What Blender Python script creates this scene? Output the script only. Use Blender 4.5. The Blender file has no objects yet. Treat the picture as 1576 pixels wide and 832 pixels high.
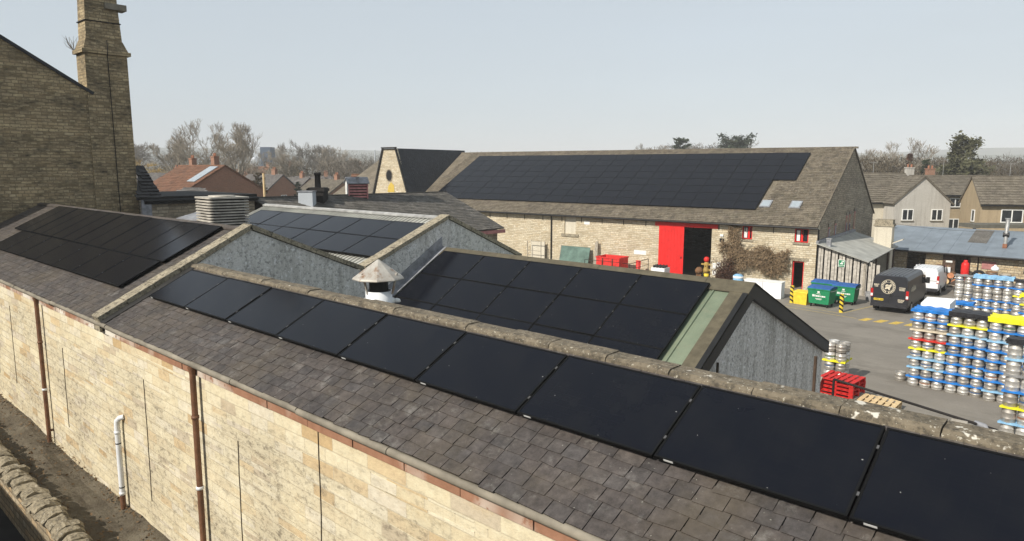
import bpy, math, random
from mathutils import Vector, Matrix
random.seed(7)
R = random.Random(11)
scn = bpy.context.scene
COL = scn.collection
rad = math.radians

# ------------------------------------------------------------------ camera, sky, sun, exposure
CAM_Z = 8.5
cd = bpy.data.cameras.new('camera'); cam = bpy.data.objects.new('camera', cd); COL.objects.link(cam)
cd.sensor_width = 36.0; cd.lens = 1072.06 / 1576 * 36.0; cd.clip_start = 0.1; cd.clip_end = 20000
cam.matrix_world = Matrix(((0.73893886, -0.09971199, 0.66635342, 0),
                           (0.67376721, 0.10544383, -0.7313818, 0),
                           (0.00266468, 0.98941352, 0.14509921, CAM_Z), (0, 0, 0, 1)))
scn.camera = cam
SUN_TRAVEL = Vector((0.13, 1.0, -0.77)).normalized()
w = bpy.data.worlds.new('World'); scn.world = w; w.use_nodes = True
wn = w.node_tree.nodes; wl = w.node_tree.links
sky = wn.new('ShaderNodeTexSky'); sky.sky_type = 'NISHITA'; sky.sun_disc = False
sky.sun_elevation = math.asin(-SUN_TRAVEL.z); sky.sun_rotation = math.atan2(-SUN_TRAVEL.x, -SUN_TRAVEL.y)
sky.air_density = 1.0; sky.dust_density = 1.2; sky.ozone_density = 1.0; sky.altitude = 100
hsv = wn.new('ShaderNodeHueSaturation'); hsv.inputs['Saturation'].default_value = 0.55; hsv.inputs['Value'].default_value = 0.85
wl.new(sky.outputs[0], hsv.inputs['Color'])
bg = wn['Background']; bg.inputs['Strength'].default_value = 0.15
veil = wn.new('ShaderNodeMix'); veil.data_type = 'RGBA'; veil.inputs[7].default_value = (3.15, 3.56, 3.86, 1)      # thin high haze over the blue
wc = wn.new('ShaderNodeTexCoord'); wm = wn.new('ShaderNodeMapping'); wm.inputs['Scale'].default_value = (1, 1, 5); wz_ = wn.new('ShaderNodeTexNoise')
wz_.inputs['Scale'].default_value = 1.6; wz_.inputs['Detail'].default_value = 5; wr = wn.new('ShaderNodeMapRange'); wr.inputs['From Min'].default_value = .3; wr.inputs['From Max'].default_value = .7; wr.inputs['To Min'].default_value = .62; wr.inputs['To Max'].default_value = .86
wl.new(wc.outputs['Generated'], wm.inputs[0]); wl.new(wm.outputs[0], wz_.inputs['Vector']); wl.new(wz_.outputs[0], wr.inputs[0]); wl.new(wr.outputs[0], veil.inputs[0])
wl.new(hsv.outputs[0], veil.inputs[6]); wl.new(veil.outputs[2], bg.inputs['Color'])
sd = bpy.data.lights.new('sun', 'SUN'); sd.energy = 4.6; sd.angle = rad(0.6); sd.color = (1.0, 0.93, 0.83)
sun = bpy.data.objects.new('sun', sd); COL.objects.link(sun); sun.rotation_euler = SUN_TRAVEL.to_track_quat('-Z', 'Y').to_euler()
scn.view_settings.view_transform = 'Standard'; scn.view_settings.look = 'None'
scn.view_settings.exposure = 0.3; scn.view_settings.gamma = 1.0

# ------------------------------------------------------------------ mesh builder
class MB:
    """collects faces; coordinates are given in the place's own metres and shifted by off when built"""
    def __init__(s): s.v = []; s.f = []; s.m = []; s.c = []; s.sm = []
    def face(s, pts, m=0, c=None, smooth=False):
        i = len(s.v); s.v += [tuple(p) for p in pts]; s.f.append(tuple(range(i, i + len(pts)))); s.m.append(m)
        s.c.append(R.random() if c is None else c); s.sm.append(smooth)
    def mesh(s, verts, faces, m=0, c=None, smooth=False):
        i = len(s.v); s.v += [tuple(p) for p in verts]; cc = R.random() if c is None else c
        for f in faces: s.f.append(tuple(i + k for k in f)); s.m.append(m); s.c.append(cc); s.sm.append(smooth)
    def hexa(s, p, m=0, c=None):           # 8 points: bottom 0-3, top 4-7
        s.mesh(p, [(3, 2, 1, 0), (4, 5, 6, 7), (0, 1, 5, 4), (1, 2, 6, 5), (2, 3, 7, 6), (3, 0, 4, 7)], m, c)
    def box(s, x0, x1, y0, y1, z0, z1, m=0, c=None):
        s.hexa([(x0, y0, z0), (x1, y0, z0), (x1, y1, z0), (x0, y1, z0), (x0, y0, z1), (x1, y0, z1), (x1, y1, z1), (x0, y1, z1)], m, c)
    def obox(s, o, ax, ay, az, m=0, c=None):   # corner o and three edge vectors
        o = Vector(o); ax = Vector(ax); ay = Vector(ay); az = Vector(az)
        s.hexa([o, o + ax, o + ax + ay, o + ay, o + az, o + ax + az, o + ax + ay + az, o + ay + az], m, c)
    def prism(s, poly, d, m=0, c=None):     # polygon extruded by vector d (either winding)
        d = Vector(d); a = [Vector(p) for p in poly]; n = Vector((0, 0, 0))
        for i in range(len(a)): n += a[i].cross(a[(i + 1) % len(a)])
        if n.dot(d) < 0: a.reverse()
        b = [p + d for p in a]; k = len(a)
        s.mesh(a + b, [tuple(range(k - 1, -1, -1)), tuple(range(k, 2 * k))] + [(i, (i + 1) % k, k + (i + 1) % k, k + i) for i in range(k)], m, c)
    def tube(s, pts, r, n=8, m=0, c=None, caps=True, smooth=True):
        pts = [Vector(p) for p in pts]; rr = r if isinstance(r, (list, tuple)) else [r] * len(pts)
        vs = []; up = None
        for i, p in enumerate(pts):
            t = (pts[min(i + 1, len(pts) - 1)] - pts[max(i - 1, 0)]).normalized()
            if up is None: up = t.orthogonal().normalized()
            a = (up - t * up.dot(t)).normalized(); b = t.cross(a); up = a
            for k in range(n):
                q = 2 * math.pi * k / n; vs.append(p + (a * math.cos(q) + b * math.sin(q)) * rr[i])
        fs = [(i * n + k, i * n + (k + 1) % n, (i + 1) * n + (k + 1) % n, (i + 1) * n + k) for i in range(len(pts) - 1) for k in range(n)]
        s.mesh(vs, fs, m, c, smooth)
        if caps:
            s.face(vs[:n][::-1], m, s.c[-1]); s.face(vs[-n:], m, s.c[-2])
    def lathe(s, prof, x=0, y=0, n=20, m=0, c=None, smooth=True):   # prof (r, z) bottom to top
        vs = [(x + r * math.cos(2 * math.pi * k / n), y + r * math.sin(2 * math.pi * k / n), z) for r, z in prof for k in range(n)]
        fs = [(i * n + k, i * n + (k + 1) % n, (i + 1) * n + (k + 1) % n, (i + 1) * n + k) for i in range(len(prof) - 1) for k in range(n)]
        s.mesh(vs, fs, m, c, smooth)
        if prof[0][0] > 1e-4: s.face(vs[:n][::-1], m, s.c[-1])
        if prof[-1][0] > 1e-4: s.face(vs[-n:], m, s.c[-1])
    def build(s, name, mats, parent=None, off=(0, 0, 0)):
        me = bpy.data.meshes.new(name); ox, oy, oz = off
        me.from_pydata([(a - ox, b - oy, c - oz) for a, b, c in s.v], [], s.f)
        for m in (mats if isinstance(mats, (list, tuple)) else [mats]): me.materials.append(m)
        me.polygons.foreach_set('material_index', s.m); me.polygons.foreach_set('use_smooth', s.sm)
        uvl = me.uv_layers.new(name='UVMap'); at = me.attributes.new('rnd', 'FLOAT', 'FACE'); at.data.foreach_set('value', s.c)
        uv = [0.0] * (2 * len(me.loops)); V = s.v
        for p in me.polygons:
            n = p.normal
            if abs(n.z) > 0.985: t = (1, 0, 0); b = (0, 1, 0)
            else:
                l = math.hypot(n.x, n.y); t = (-n.y / l, n.x / l, 0); b = (n.y * t[2] - n.z * t[1], n.z * t[0] - n.x * t[2], n.x * t[1] - n.y * t[0])
            for li in p.loop_indices:
                q = V[me.loops[li].vertex_index]
                uv[2 * li] = q[0] * t[0] + q[1] * t[1]; uv[2 * li + 1] = q[0] * b[0] + q[1] * b[1] + q[2] * b[2]
        uvl.data.foreach_set('uv', uv)
        o = bpy.data.objects.new(name, me); COL.objects.link(o)
        if parent: o.parent = parent
        return o

def tag(o, label, cat, group=None, kind=None):
    o['label'] = label; o['category'] = cat
    if group: o['group'] = group
    if kind: o['kind'] = kind
    return o
def thing(name, label, cat, loc=(0, 0, 0), rz=0.0, group=None, rot=None):
    o = bpy.data.objects.new(name, None); COL.objects.link(o); o.empty_display_size = 0.2
    o.location = loc; o.rotation_euler = rot if rot else (0, 0, rz)
    return tag(o, label, cat, group)
def struct(o): o['kind'] = 'structure'; return o
def kids(o, table):
    return table.get(o.name, [])
def dup(root, children, loc, label, rz=None, rot=None, scale=None, group=None):
    """copy of a thing and of each of its parts (children: list of (object, [sub-parts]))"""
    r = root.copy(); COL.objects.link(r); r.location = loc; r['label'] = label
    if rz is not None: r.rotation_euler = (0, 0, rz)
    if rot is not None: r.rotation_euler = rot
    if scale is not None: r.scale = scale if hasattr(scale, '__len__') else (scale,) * 3
    if group: r['group'] = group
    for ch, subs in children:
        c = ch.copy(); COL.objects.link(c); c.parent = r
        for g in subs:
            d = g.copy(); COL.objects.link(d); d.parent = c
    return r
ORD = ['first', 'second', 'third', 'fourth', 'fifth', 'sixth', 'seventh', 'eighth', 'ninth', 'tenth', 'eleventh', 'twelfth', 'thirteenth',
       'fourteenth', 'fifteenth', 'sixteenth', 'seventeenth', 'eighteenth', 'nineteenth', 'twentieth', 'twenty-first']

# ------------------------------------------------------------------ materials
class Mat:
    def __init__(s, name):
        s.m = bpy.data.materials.new(name); s.m.use_nodes = True; s.t = s.m.node_tree
        s.b = s.t.nodes['Principled BSDF']; s.b.inputs['Roughness'].default_value = 0.8; s.b.inputs['Specular IOR Level'].default_value = 0.3
        s._uv = None; s._ob = None
    def n(s, typ, out=0, **kw):
        nd = s.t.nodes.new('ShaderNode' + typ)
        for k, v in kw.items():
            if k.startswith('_'): setattr(nd, k[1:], v); continue
            i = nd.inputs[int(k[1:])] if (k[0] == 'i' and k[1:].isdigit()) else nd.inputs[k.replace('__', ' ')]
            s.put(i, v)
        return nd.outputs[out]
    def put(s, i, v):
        if isinstance(v, bpy.types.NodeSocket): s.t.links.new(v, i)
        else:
            if i.type == 'RGBA' and len(v) == 3: v = (*v, 1)
            i.default_value = v
    def uv(s):
        if s._uv is None: s._uv = s.n('UVMap', _uv_map='UVMap')
        return s._uv
    def obj(s):
        if s._ob is None: s._ob = s.n('TexCoord', 3)
        return s._ob
    def rnd(s): return s.n('Attribute', 2, _attribute_name='rnd')
    def inst(s): return s.n('ObjectInfo', 'Random')if False else s.t.nodes.new('ShaderNodeObjectInfo').outputs['Random']
    def noise(s, scale, detail=4, rough=0.55, vec=None, out=0, dist=0.0):
        return s.n('TexNoise', out, Vector=vec if vec is not None else s.obj(), Scale=scale, Detail=float(detail), Roughness=rough, Distortion=dist)
    def map(s, vec, scale=(1, 1, 1), loc=(0, 0, 0), rot=(0, 0, 0)): return s.n('Mapping', Vector=vec, Scale=scale, Location=loc, Rotation=rot)
    def ramp(s, fac, stops, interp='LINEAR'):
        nd = s.t.nodes.new('ShaderNodeValToRGB'); cr = nd.color_ramp; cr.interpolation = interp
        while len(cr.elements) > 1: cr.elements.remove(cr.elements[-1])
        for k, (p, c) in enumerate(stops):
            e = cr.elements[0] if k == 0 else cr.elements.new(p)
            e.position = p
            if not hasattr(c, '__len__'): c = (c, c, c)
            e.color = (*c, 1)
        s.put(nd.inputs[0], fac); return nd.outputs[0]
    def mix(s, fac, a, b, typ='MIX'):
        nd = s.t.nodes.new('ShaderNodeMix'); nd.data_type = 'RGBA'; nd.blend_type = typ; nd.clamp_factor = True
        s.put(nd.inputs[0], fac); s.put(nd.inputs[6], a); s.put(nd.inputs[7], b); return nd.outputs[2]
    def math(s, op, a, b=0.0, clamp=False):
        nd = s.t.nodes.new('ShaderNodeMath'); nd.operation = op; nd.use_clamp = clamp
        s.put(nd.inputs[0], a); s.put(nd.inputs[1], b); return nd.outputs[0]
    def bump(s, h, strength=0.5, dist=0.02):
        nd = s.t.nodes.new('ShaderNodeBump'); nd.inputs['Strength'].default_value = strength; nd.inputs['Distance'].default_value = dist
        s.put(nd.inputs['Height'], h); s.t.links.new(nd.outputs[0], s.b.inputs['Normal'])
    def brick(s, w, h, mortar=0.008, off=0.5, vec=None, smooth=0.1):
        """returns (grey random per brick, mortar mask)"""
        nd = s.t.nodes.new('ShaderNodeTexBrick'); nd.offset = off; nd.squash = 1
        s.put(nd.inputs['Vector'], vec if vec is not None else s.uv()); s.put(nd.inputs['Color1'], (0, 0, 0, 1)); s.put(nd.inputs['Color2'], (1, 1, 1, 1)); s.put(nd.inputs['Mortar'], (.5, .5, .5, 1))
        s.put(nd.inputs['Scale'], 1.0); s.put(nd.inputs['Mortar Size'], mortar); s.put(nd.inputs['Mortar Smooth'], smooth)
        s.put(nd.inputs['Brick Width'], w); s.put(nd.inputs['Row Height'], h); s.put(nd.inputs['Bias'], 0.0)
        return nd.outputs[0], nd.outputs[1]
    def col(s, c): s.put(s.b.inputs['Base Color'], c); return s
    def set(s, **kw):
        for k, v in kw.items(): s.put(s.b.inputs[k.replace('__', ' ')], v)
        return s

def plain(name, c, rough=0.7, metal=0.0, var=0.25, scale=3.0, bump=0.0, spec=0.3, inst=0.0):
    a = Mat(name); f = a.noise(scale, 6, 0.62)
    d = tuple(x * (1 - var) for x in c); l = tuple(min(1, x * (1 + var)) for x in c)
    k = a.ramp(f, [(0.3, d), (0.7, l)])
    if inst: k = a.mix(a.math('MULTIPLY', a.inst(), inst), k, tuple(x * 0.35 for x in c))
    a.col(k); a.set(Roughness=rough, Metallic=metal, Specular__IOR__Level=spec)
    if bump: a.bump(a.noise(scale * 6, 5), bump, 0.01)
    return a.m

def stone(name, w, h, pal, mortar_c, mortar=0.01, soot=0.0, soot_c=(.05, .045, .035), wob=0.03, bumpd=0.012, patch=None, streak=0.0, soot_lo=0.45, soot_hi=0.65):
    a = Mat(name); uv = a.uv()
    wv = a.n('VectorMath', _operation='MULTIPLY_ADD', i0=a.noise(2.3, 2, vec=uv, out=1), i1=(wob, wob * 0.6, 0), i2=uv)
    g, mo = a.brick(w, h, mortar, vec=wv)
    g2, mo2 = a.brick(w * 0.61, h, mortar, off=0.37, vec=wv)
    pick = a.ramp(a.noise(0.9, 1, vec=a.map(uv, (0.12, 1 / h * 0.9, 1))), [(0.49, 0), (0.51, 1)])
    g = a.mix(pick, g, g2); mo = a.mix(pick, mo, mo2)
    base = a.ramp(g, [(i / (len(pal) - 1), c) for i, c in enumerate(pal)])
    base = a.mix(0.55, base, a.ramp(a.noise(7, 6, 0.7, vec=uv), [(0.25, .25), (0.75, .8)]), 'OVERLAY')
    if patch: base = a.mix(a.ramp(a.noise(1.1, 5, 0.65, vec=a.map(uv, (1, 1.6, 1), (3, 7, 0))), [(0.48, 0), (0.72, patch[1])]), base, patch[0])
    if soot:
        sf = a.ramp(a.noise(0.75, 7, 0.72, vec=a.map(uv, (0.7, 1.5, 1))), [(soot_lo, 0), (soot_hi, soot)])
        sg = a.ramp(a.noise(5, 4, 0.7, vec=a.map(uv, (0.6, 2.2, 1))), [(0.42, 0), (0.62, 1)])
        base = a.mix(a.math('MULTIPLY', sf, a.math('ADD', a.math('MULTIPLY', sg, 0.6), 0.4)), base, soot_c)
    if streak:
        st = a.ramp(a.noise(2.2, 4, 0.6, vec=a.map(uv, (1.6, 0.16, 1))), [(0.52, 0), (0.7, streak)])
        base = a.mix(st, base, soot_c)
    base = a.mix(a.math('MULTIPLY', mo, 0.8), base, mortar_c)
    a.col(base); a.set(Roughness=0.9)
    hgt = a.math('SUBTRACT', a.math('ADD', a.math('MULTIPLY', a.noise(9, 5, vec=uv), 0.8), a.math('MULTIPLY', g, 0.35)), a.math('MULTIPLY', mo, 0.9))
    a.bump(hgt, 0.8, bumpd)
    return a.m

M = {}
def ashlar():
    a = Mat('cream_sandstone'); uv = a.uv()
    wv = a.n('VectorMath', _operation='MULTIPLY_ADD', i0=a.noise(2.3, 3, vec=uv, out=1), i1=(.05, .03, 0), i2=uv)
    g, mo = a.brick(.78, .205, .006, vec=wv); g2, mo2 = a.brick(.52, .205, .006, off=.37, vec=wv)
    pick = a.ramp(a.noise(0.9, 1, vec=a.map(uv, (0.12, 4.5, 1))), [(0.49, 0), (0.51, 1)]); g = a.mix(pick, g, g2); mo = a.mix(pick, mo, mo2)
    base = a.ramp(g, [(0, (.46, .32, .16)), (.035, (.57, .44, .26)), (.09, (.61, .52, .345)), (.3, (.66, .59, .42)), (.6, (.62, .545, .37)), (.8, (.68, .62, .46)), (.93, (.60, .54, .43)), (1, (.48, .40, .28))])
    base = a.mix(0.4, base, a.ramp(a.noise(6, 7, 0.75, vec=uv), [(0.25, .28), (0.75, .74)]), 'OVERLAY')
    base = a.mix(a.ramp(a.noise(1.3, 5, 0.7, vec=a.map(uv, (1, 1.5, 1), (4, 2, 0))), [(.56, 0), (.74, .5)]), base, (.56, .41, .21))
    v = a.n('SeparateXYZ', 1, Vector=uv); clean = a.ramp(a.math('ADD', v, a.math('MULTIPLY', a.noise(.8, 3, vec=uv), .8)), [(0, 1)])
    band = a.n('MapRange', Value=a.math('ADD', v, a.math('MULTIPLY', a.noise(.7, 4, vec=uv), -.9)), i1=3.7, i2=4.3, i3=1.0, i4=.25)
    patch = a.math('MULTIPLY', a.ramp(a.noise(.55, 6, .72, vec=a.map(uv, (.8, 1.4, 1))), [(.38, 0), (.60, 1)]), band)
    film = a.math('MULTIPLY', patch, .5); base = a.mix(film, base, (.34, .30, .225))
    pits = a.ramp(a.noise(7.5, 6, .8, vec=a.map(uv, (.75, 1.3, 1))), [(.50, 0), (.60, 1)])
    base = a.mix(a.math('MULTIPLY', a.math('MULTIPLY', pits, a.math('ADD', a.math('MULTIPLY', patch, .9), .08)), .85), base, (.15, .125, .09))
    drip = a.ramp(a.noise(2.6, 5, .7, vec=a.map(uv, (3.2, .25, 1), (5, 1, 0))), [(.58, 0), (.72, .45)]); base = a.mix(a.math('MULTIPLY', drip, a.math('ADD', a.math('MULTIPLY', patch, .7), .2)), base, (.2, .165, .11))
    base = a.mix(a.math('MULTIPLY', mo, .45), base, (.46, .39, .28)); a.col(base); a.set(Roughness=.92)
    a.bump(a.math('SUBTRACT', a.math('ADD', a.math('MULTIPLY', a.noise(8, 7, .75, vec=uv), .9), a.math('MULTIPLY', g, .3)), a.math('MULTIPLY', mo, .8)), .9, .02); return a.m
M['ashlar'] = ashlar()
M['barn_stone'] = stone('barn_sandstone', 0.40, 0.15, [(.42, .35, .235), (.56, .485, .35), (.62, .55, .41), (.48, .39, .255), (.66, .60, .47)], (.34, .285, .2), 0.013, soot=0.65,
                        soot_c=(.17, .145, .1), wob=0.06, bumpd=0.035, soot_lo=0.42, soot_hi=0.72)
M['dark_stone'] = stone('sooty_gritstone', 0.38, 0.135, [(.24, .18, .10), (.40, .31, .18), (.50, .40, .24), (.32, .24, .135), (.46, .37, .23)], (.15, .12, .075), 0.016, soot=0.93,
                        soot_c=(.03, .027, .022), wob=0.06, bumpd=0.04, soot_lo=0.40, soot_hi=0.60)
M['gable_stone'] = stone('weathered_gable_stone', 0.45, 0.15, [(.22, .18, .13), (.34, .29, .21), (.42, .36, .27), (.27, .22, .15)], (.14, .12, .09), 0.014, soot=0.8,
                         soot_c=(.07, .06, .05), wob=0.05, bumpd=0.03, soot_lo=0.4, soot_hi=0.68)
M['rubble'] = stone('rubble_stone', 0.42, 0.2, [(.36, .28, .17), (.5, .41, .27), (.55, .47, .33), (.42, .3, .16)], (.22, .18, .13), 0.02, soot=0.6, soot_c=(.13, .11, .08), wob=0.16, bumpd=0.05)
M['alley_stone'] = stone('alley_rubble', 0.45, 0.17, [(.22, .18, .12), (.33, .27, .18), (.42, .30, .17), (.36, .32, .24)], (.12, .1, .07), 0.02, soot=0.7, soot_c=(.09, .08, .06), wob=0.16, bumpd=0.05)
M['red_brick'] = stone('red_brick', 0.22, 0.075, [(.22, .09, .055), (.28, .12, .07), (.25, .10, .06), (.31, .145, .09)], (.3, .26, .2), 0.01, soot=0.3, wob=0.0, bumpd=0.006)

def slate_mat(name, pal, moss=(.16, .14, .09), moss_f=0.5, white_f=0.35, rough=0.75, bright=None):
    a = Mat(name); r = a.rnd(); uv = a.uv()
    c = a.ramp(r, [(i / (len(pal) - 1), k) for i, k in enumerate(pal)])
    c = a.mix(0.85, c, a.ramp(a.noise(9, 8, 0.78), [(0.28, .12), (0.72, .85)]), 'OVERLAY')
    c = a.mix(0.6, c, a.ramp(a.noise(1.1, 7, 0.72), [(0.3, .2), (0.7, .78)]), 'OVERLAY')
    c = a.mix(a.ramp(a.noise(0.8, 6, 0.7), [(0.45, 0), (0.75, moss_f)]), c, moss)
    c = a.mix(a.ramp(a.noise(3.3, 7, 0.75, vec=a.map(a.obj(), (1, 1, 1), (9, 4, 1))), [(0.55, 0), (0.75, white_f)]), c, (.30, .29, .265))
    c = a.mix(a.ramp(a.noise(26, 3, 0.6), [(0.70, 0), (0.76, white_f * 1.4)]), c, (.45, .44, .38))
    a.col(c); a.set(Roughness=rough, Specular__IOR__Level=0.35); a.bump(a.noise(16, 8, 0.75), 0.8, 0.012)
    return a.m
M['slate'] = slate_mat('purple_grey_slate', [(.050, .044, .042), (.062, .053, .049), (.069, .058, .052), (.060, .054, .052), (.074, .063, .056), (.062, .053, .048)], (.095, .076, .05), 0.65, 0.45)
M['old_slate'] = slate_mat('old_dark_slate', [(.06, .056, .05), (.09, .082, .07), (.12, .11, .095), (.075, .07, .066)], (.05, .045, .035), 0.6, 0.5)
M['stone_tile'] = slate_mat('lichened_stone_tile', [(.105, .088, .066), (.138, .115, .084), (.16, .136, .10), (.12, .10, .074), (.092, .078, .06)], (.075, .066, .04), 0.55, 0.4, 0.9)
M['black_slate'] = slate_mat('blue_black_slate', [(.014, .016, .02), (.02, .022, .027), (.028, .03, .036)], (.03, .03, .03), 0.3, 0.05, 0.55)
M['black_tile'] = slate_mat('black_pantile', [(.016, .015, .015), (.024, .022, .022), (.034, .031, .03)], (.03, .028, .024), 0.3, 0.08, 0.6)
M['orange_tile'] = slate_mat('orange_clay_tile', [(.125, .058, .032), (.155, .072, .04), (.18, .088, .05), (.115, .058, .036)], (.12, .08, .05), 0.55, 0.1, 0.9)
M['brown_tile'] = slate_mat('brown_concrete_tile', [(.105, .09, .07), (.135, .117, .09), (.155, .135, .105)], (.08, .07, .045), 0.5, 0.2, 0.9)
M['grey_tile'] = slate_mat('grey_roof_tile', [(.10, .095, .09), (.13, .12, .115), (.16, .15, .14)], (.1, .09, .07), 0.4, 0.2, 0.9)

def coping_mat(name, c=(.30, .245, .165), white=0.9, thr=0.6, xgrow=None):
    a = Mat(name); k = a.ramp(a.noise(3.5, 8, 0.72), [(0.25, tuple(x * .4 for x in c)), (0.5, c), (0.75, tuple(min(1, x * 1.4) for x in c))])
    k = a.mix(a.ramp(a.noise(14, 5, 0.7), [(0.35, .8), (0.52, 0)]), k, (.06, .052, .04))
    k = a.mix(a.ramp(a.noise(30, 3, 0.6), [(0.62, 0), (0.68, .8)]), k, (.5, .47, .38))
    nz = a.noise(5.5, 3, 0.6, vec=a.map(a.obj(), (1, 1, 1), (2, 5, 0)))
    if xgrow: nz = a.math('ADD', nz, a.math('MULTIPLY', a.math('SUBTRACT', a.n('SeparateXYZ', 0, Vector=a.obj()), xgrow[0]), xgrow[1], True))
    k = a.mix(a.ramp(nz, [(thr, 0), (thr + .04, white)]), k, (.64, .61, .53))
    a.col(k); a.set(Roughness=0.95); a.bump(a.noise(18, 6, 0.7), 0.9, 0.03); return a.m
M['coping'] = coping_mat('lichen_concrete_coping', (.165, .138, .098), thr=0.72, xgrow=(7.5, .028))
M['verge'] = coping_mat('buff_stone_coping', (.30, .262, .19), 0.5, 0.7)
M['copestone'] = coping_mat('mossy_cope_stone', (.27, .23, .16), 0.35, 0.66)
M['gutter_stone'] = plain('grey_stone_gutter', (.20, .178, .14), 0.85, 0, 0.35, 2.2, 0.3)

def render_mat(name, c, dark, streak=0.5, light=(.5, .5, .49), sp=26, spc=.45):
    a = Mat(name); o = a.obj()
    k = a.mix(a.ramp(a.noise(0.7, 6, 0.7), [(0.45, 0), (0.8, 0.6)]), c, light)
    st = a.ramp(a.noise(1.0, 7, 0.74, vec=a.map(o, (3.4, 3.4, 0.26))), [(0.47, 0), (0.64, streak)])
    k = a.mix(st, k, dark)
    k = a.mix(a.ramp(a.noise(sp, 3, 0.8), [(0.34, spc), (0.5, 0)]), k, tuple(x * .3 for x in c))
    k = a.mix(a.ramp(a.noise(sp * .8, 3, 0.8, vec=a.map(o, (1, 1, 1), (3, 8, 2))), [(0.54, 0), (0.68, spc)]), k, tuple(min(.85, x * 1.6) for x in c))
    a.col(k); a.set(Roughness=0.95); a.bump(a.noise(sp, 4, 0.8), 1.0, 0.04); return a.m
M['pebble'] = render_mat('grey_pebbledash', (.63, .615, .58), (.19, .175, .145), 0.42, (.64, .63, .6), 11, .75)
M['pebble_streak'] = render_mat('streaked_pebbledash', (.63, .61, .57), (.17, .155, .12), 0.55, (.68, .65, .61), 13, .8)
M['house_render'] = render_mat('grey_house_render', (.43, .41, .37), (.25, .23, .2), 0.45, (.5, .48, .44), 9, .15)
M['tan_render'] = render_mat('tan_house_render', (.35, .275, .175), (.2, .16, .105), 0.4, (.42, .34, .23), 9, .15)
M['cream_render'] = render_mat('cream_house_render', (.62, .57, .46), (.4, .35, .26), 0.35, (.66, .62, .52))

def panel_glass():
    a = Mat('solar_glass'); uv = a.uv()
    g, mo = a.brick(0.182, 0.091, 0.0035, off=0.0)
    c = a.mix(a.math('MULTIPLY', mo, 0.22), (.0045, .0054, .0090), (.0095, .011, .0145))
    c = a.mix(a.ramp(a.noise(2.0, 5, 0.6), [(0.4, 0), (0.8, 0.35)]), c, (.017, .017, .017))
    dn = a.n('TexNoise', Vector=a.n('TexCoord', 3), Scale=19.0, Detail=1.0)
    c = a.mix(a.ramp(dn, [(0.80, 0), (0.815, 0.7)]), c, (.45, .45, .42))
    a.col(c); a.set(Roughness=a.ramp(a.noise(1.3, 4), [(0.3, .13), (0.7, .2)]), Specular__IOR__Level=0.28, IOR=1.33)
    return a.m
M['glass'] = panel_glass()
M['pframe'] = plain('black_anodised_frame', (.004, .004, .004), 0.6, 0.0, spec=0.15)
M['dark_clamp'] = plain('grey_panel_clamp', (.10, .10, .10), 0.4, 0.3, 0.2)
M['silver'] = plain('bare_aluminium', (.62, .62, .62), 0.35, 1.0, 0.1)
M['sticker'] = plain('white_sticker', (.5, .5, .49), 0.6, 0, 0.05)
M['brown_iron'] = plain('brown_painted_iron', (.15, .075, .042), 0.55, 0, 0.35, 5, 0.2)
M['white_pvc'] = plain('white_pvc', (.70, .72, .74), 0.35, 0, 0.1, 3)
M['black'] = plain('black_paint', (.012, .012, .012), 0.45, 0, 0.3, 4)
M['black_felt'] = plain('black_felt', (.02, .019, .018), 0.85, 0, 0.4, 4, 0.3)
M['void'] = plain('dark_interior', (.012, .011, .010), 0.95, 0, 0.3, 2)  # near-black colour standing in for shade inside slatted casings
M['white'] = plain('white_paint', (.72, .72, .69), 0.55, 0, 0.1, 4)
M['red'] = plain('red_gloss_paint', (.62, .020, .018), 0.45, 0, 0.15, 2)
M['skip_red'] = plain('red_worn_paint', (.60, .030, .025), 0.6, 0, 0.3, 4)
M['pallet_red'] = plain('red_pallet_paint', (.50, .018, .015), 0.65, 0, 0.3, 6)
M['pine'] = plain('new_pine', (.60, .45, .25), 0.8, 0, 0.25, 9)
M['old_wood'] = plain('grey_weathered_wood', (.30, .27, .22), 0.9, 0, 0.4, 6, 0.3)
M['pale_wood'] = plain('pale_weathered_wood', (.42, .39, .34), 0.9, 0, 0.35, 5, 0.3)
M['dark_wood'] = plain('dark_brown_wood', (.07, .045, .03), 0.85, 0, 0.4, 6)
M['cable'] = plain('dark_rust_brown', (.06, .045, .03), 0.8, 0, 0.5, 20)
def green_sheet():
    a = Mat('pale_green_sheet'); k = a.ramp(a.noise(1.6, 7, 0.7), [(0.3, (.115, .145, .10)), (0.7, (.175, .21, .145))])
    k = a.mix(a.ramp(a.noise(6, 6, 0.75), [(0.5, 0), (0.75, 0.5)]), k, (.2, .19, .13)); a.col(k); a.set(Roughness=0.6); return a.m
M['green_sheet'] = green_sheet()
M['olive_trim'] = plain('olive_brown_flashing', (.088, .076, .05), 0.7, 0, 0.3, 5)
M['lead'] = plain('grey_lead', (.22, .225, .24), 0.6, 0, 0.4, 4)
M['galv'] = plain('dull_galvanised', (.42, .42, .41), 0.5, 0.6, 0.3, 5)
def rusty():
    a = Mat('weathered_galvanised_cowl'); k = a.ramp(a.noise(3, 6, 0.7), [(0.3, (.30, .27, .23)), (0.7, (.55, .53, .48))])
    k = a.mix(a.ramp(a.noise(5, 6, 0.75, vec=a.map(a.obj(), (1, 1, .5), (4, 1, 0))), [(0.52, 0), (0.68, 0.9)]), k, (.20, .10, .045)); a.col(k)
    a.set(Roughness=0.6, Metallic=0.35); return a.m
M['rusty'] = rusty()
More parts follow.
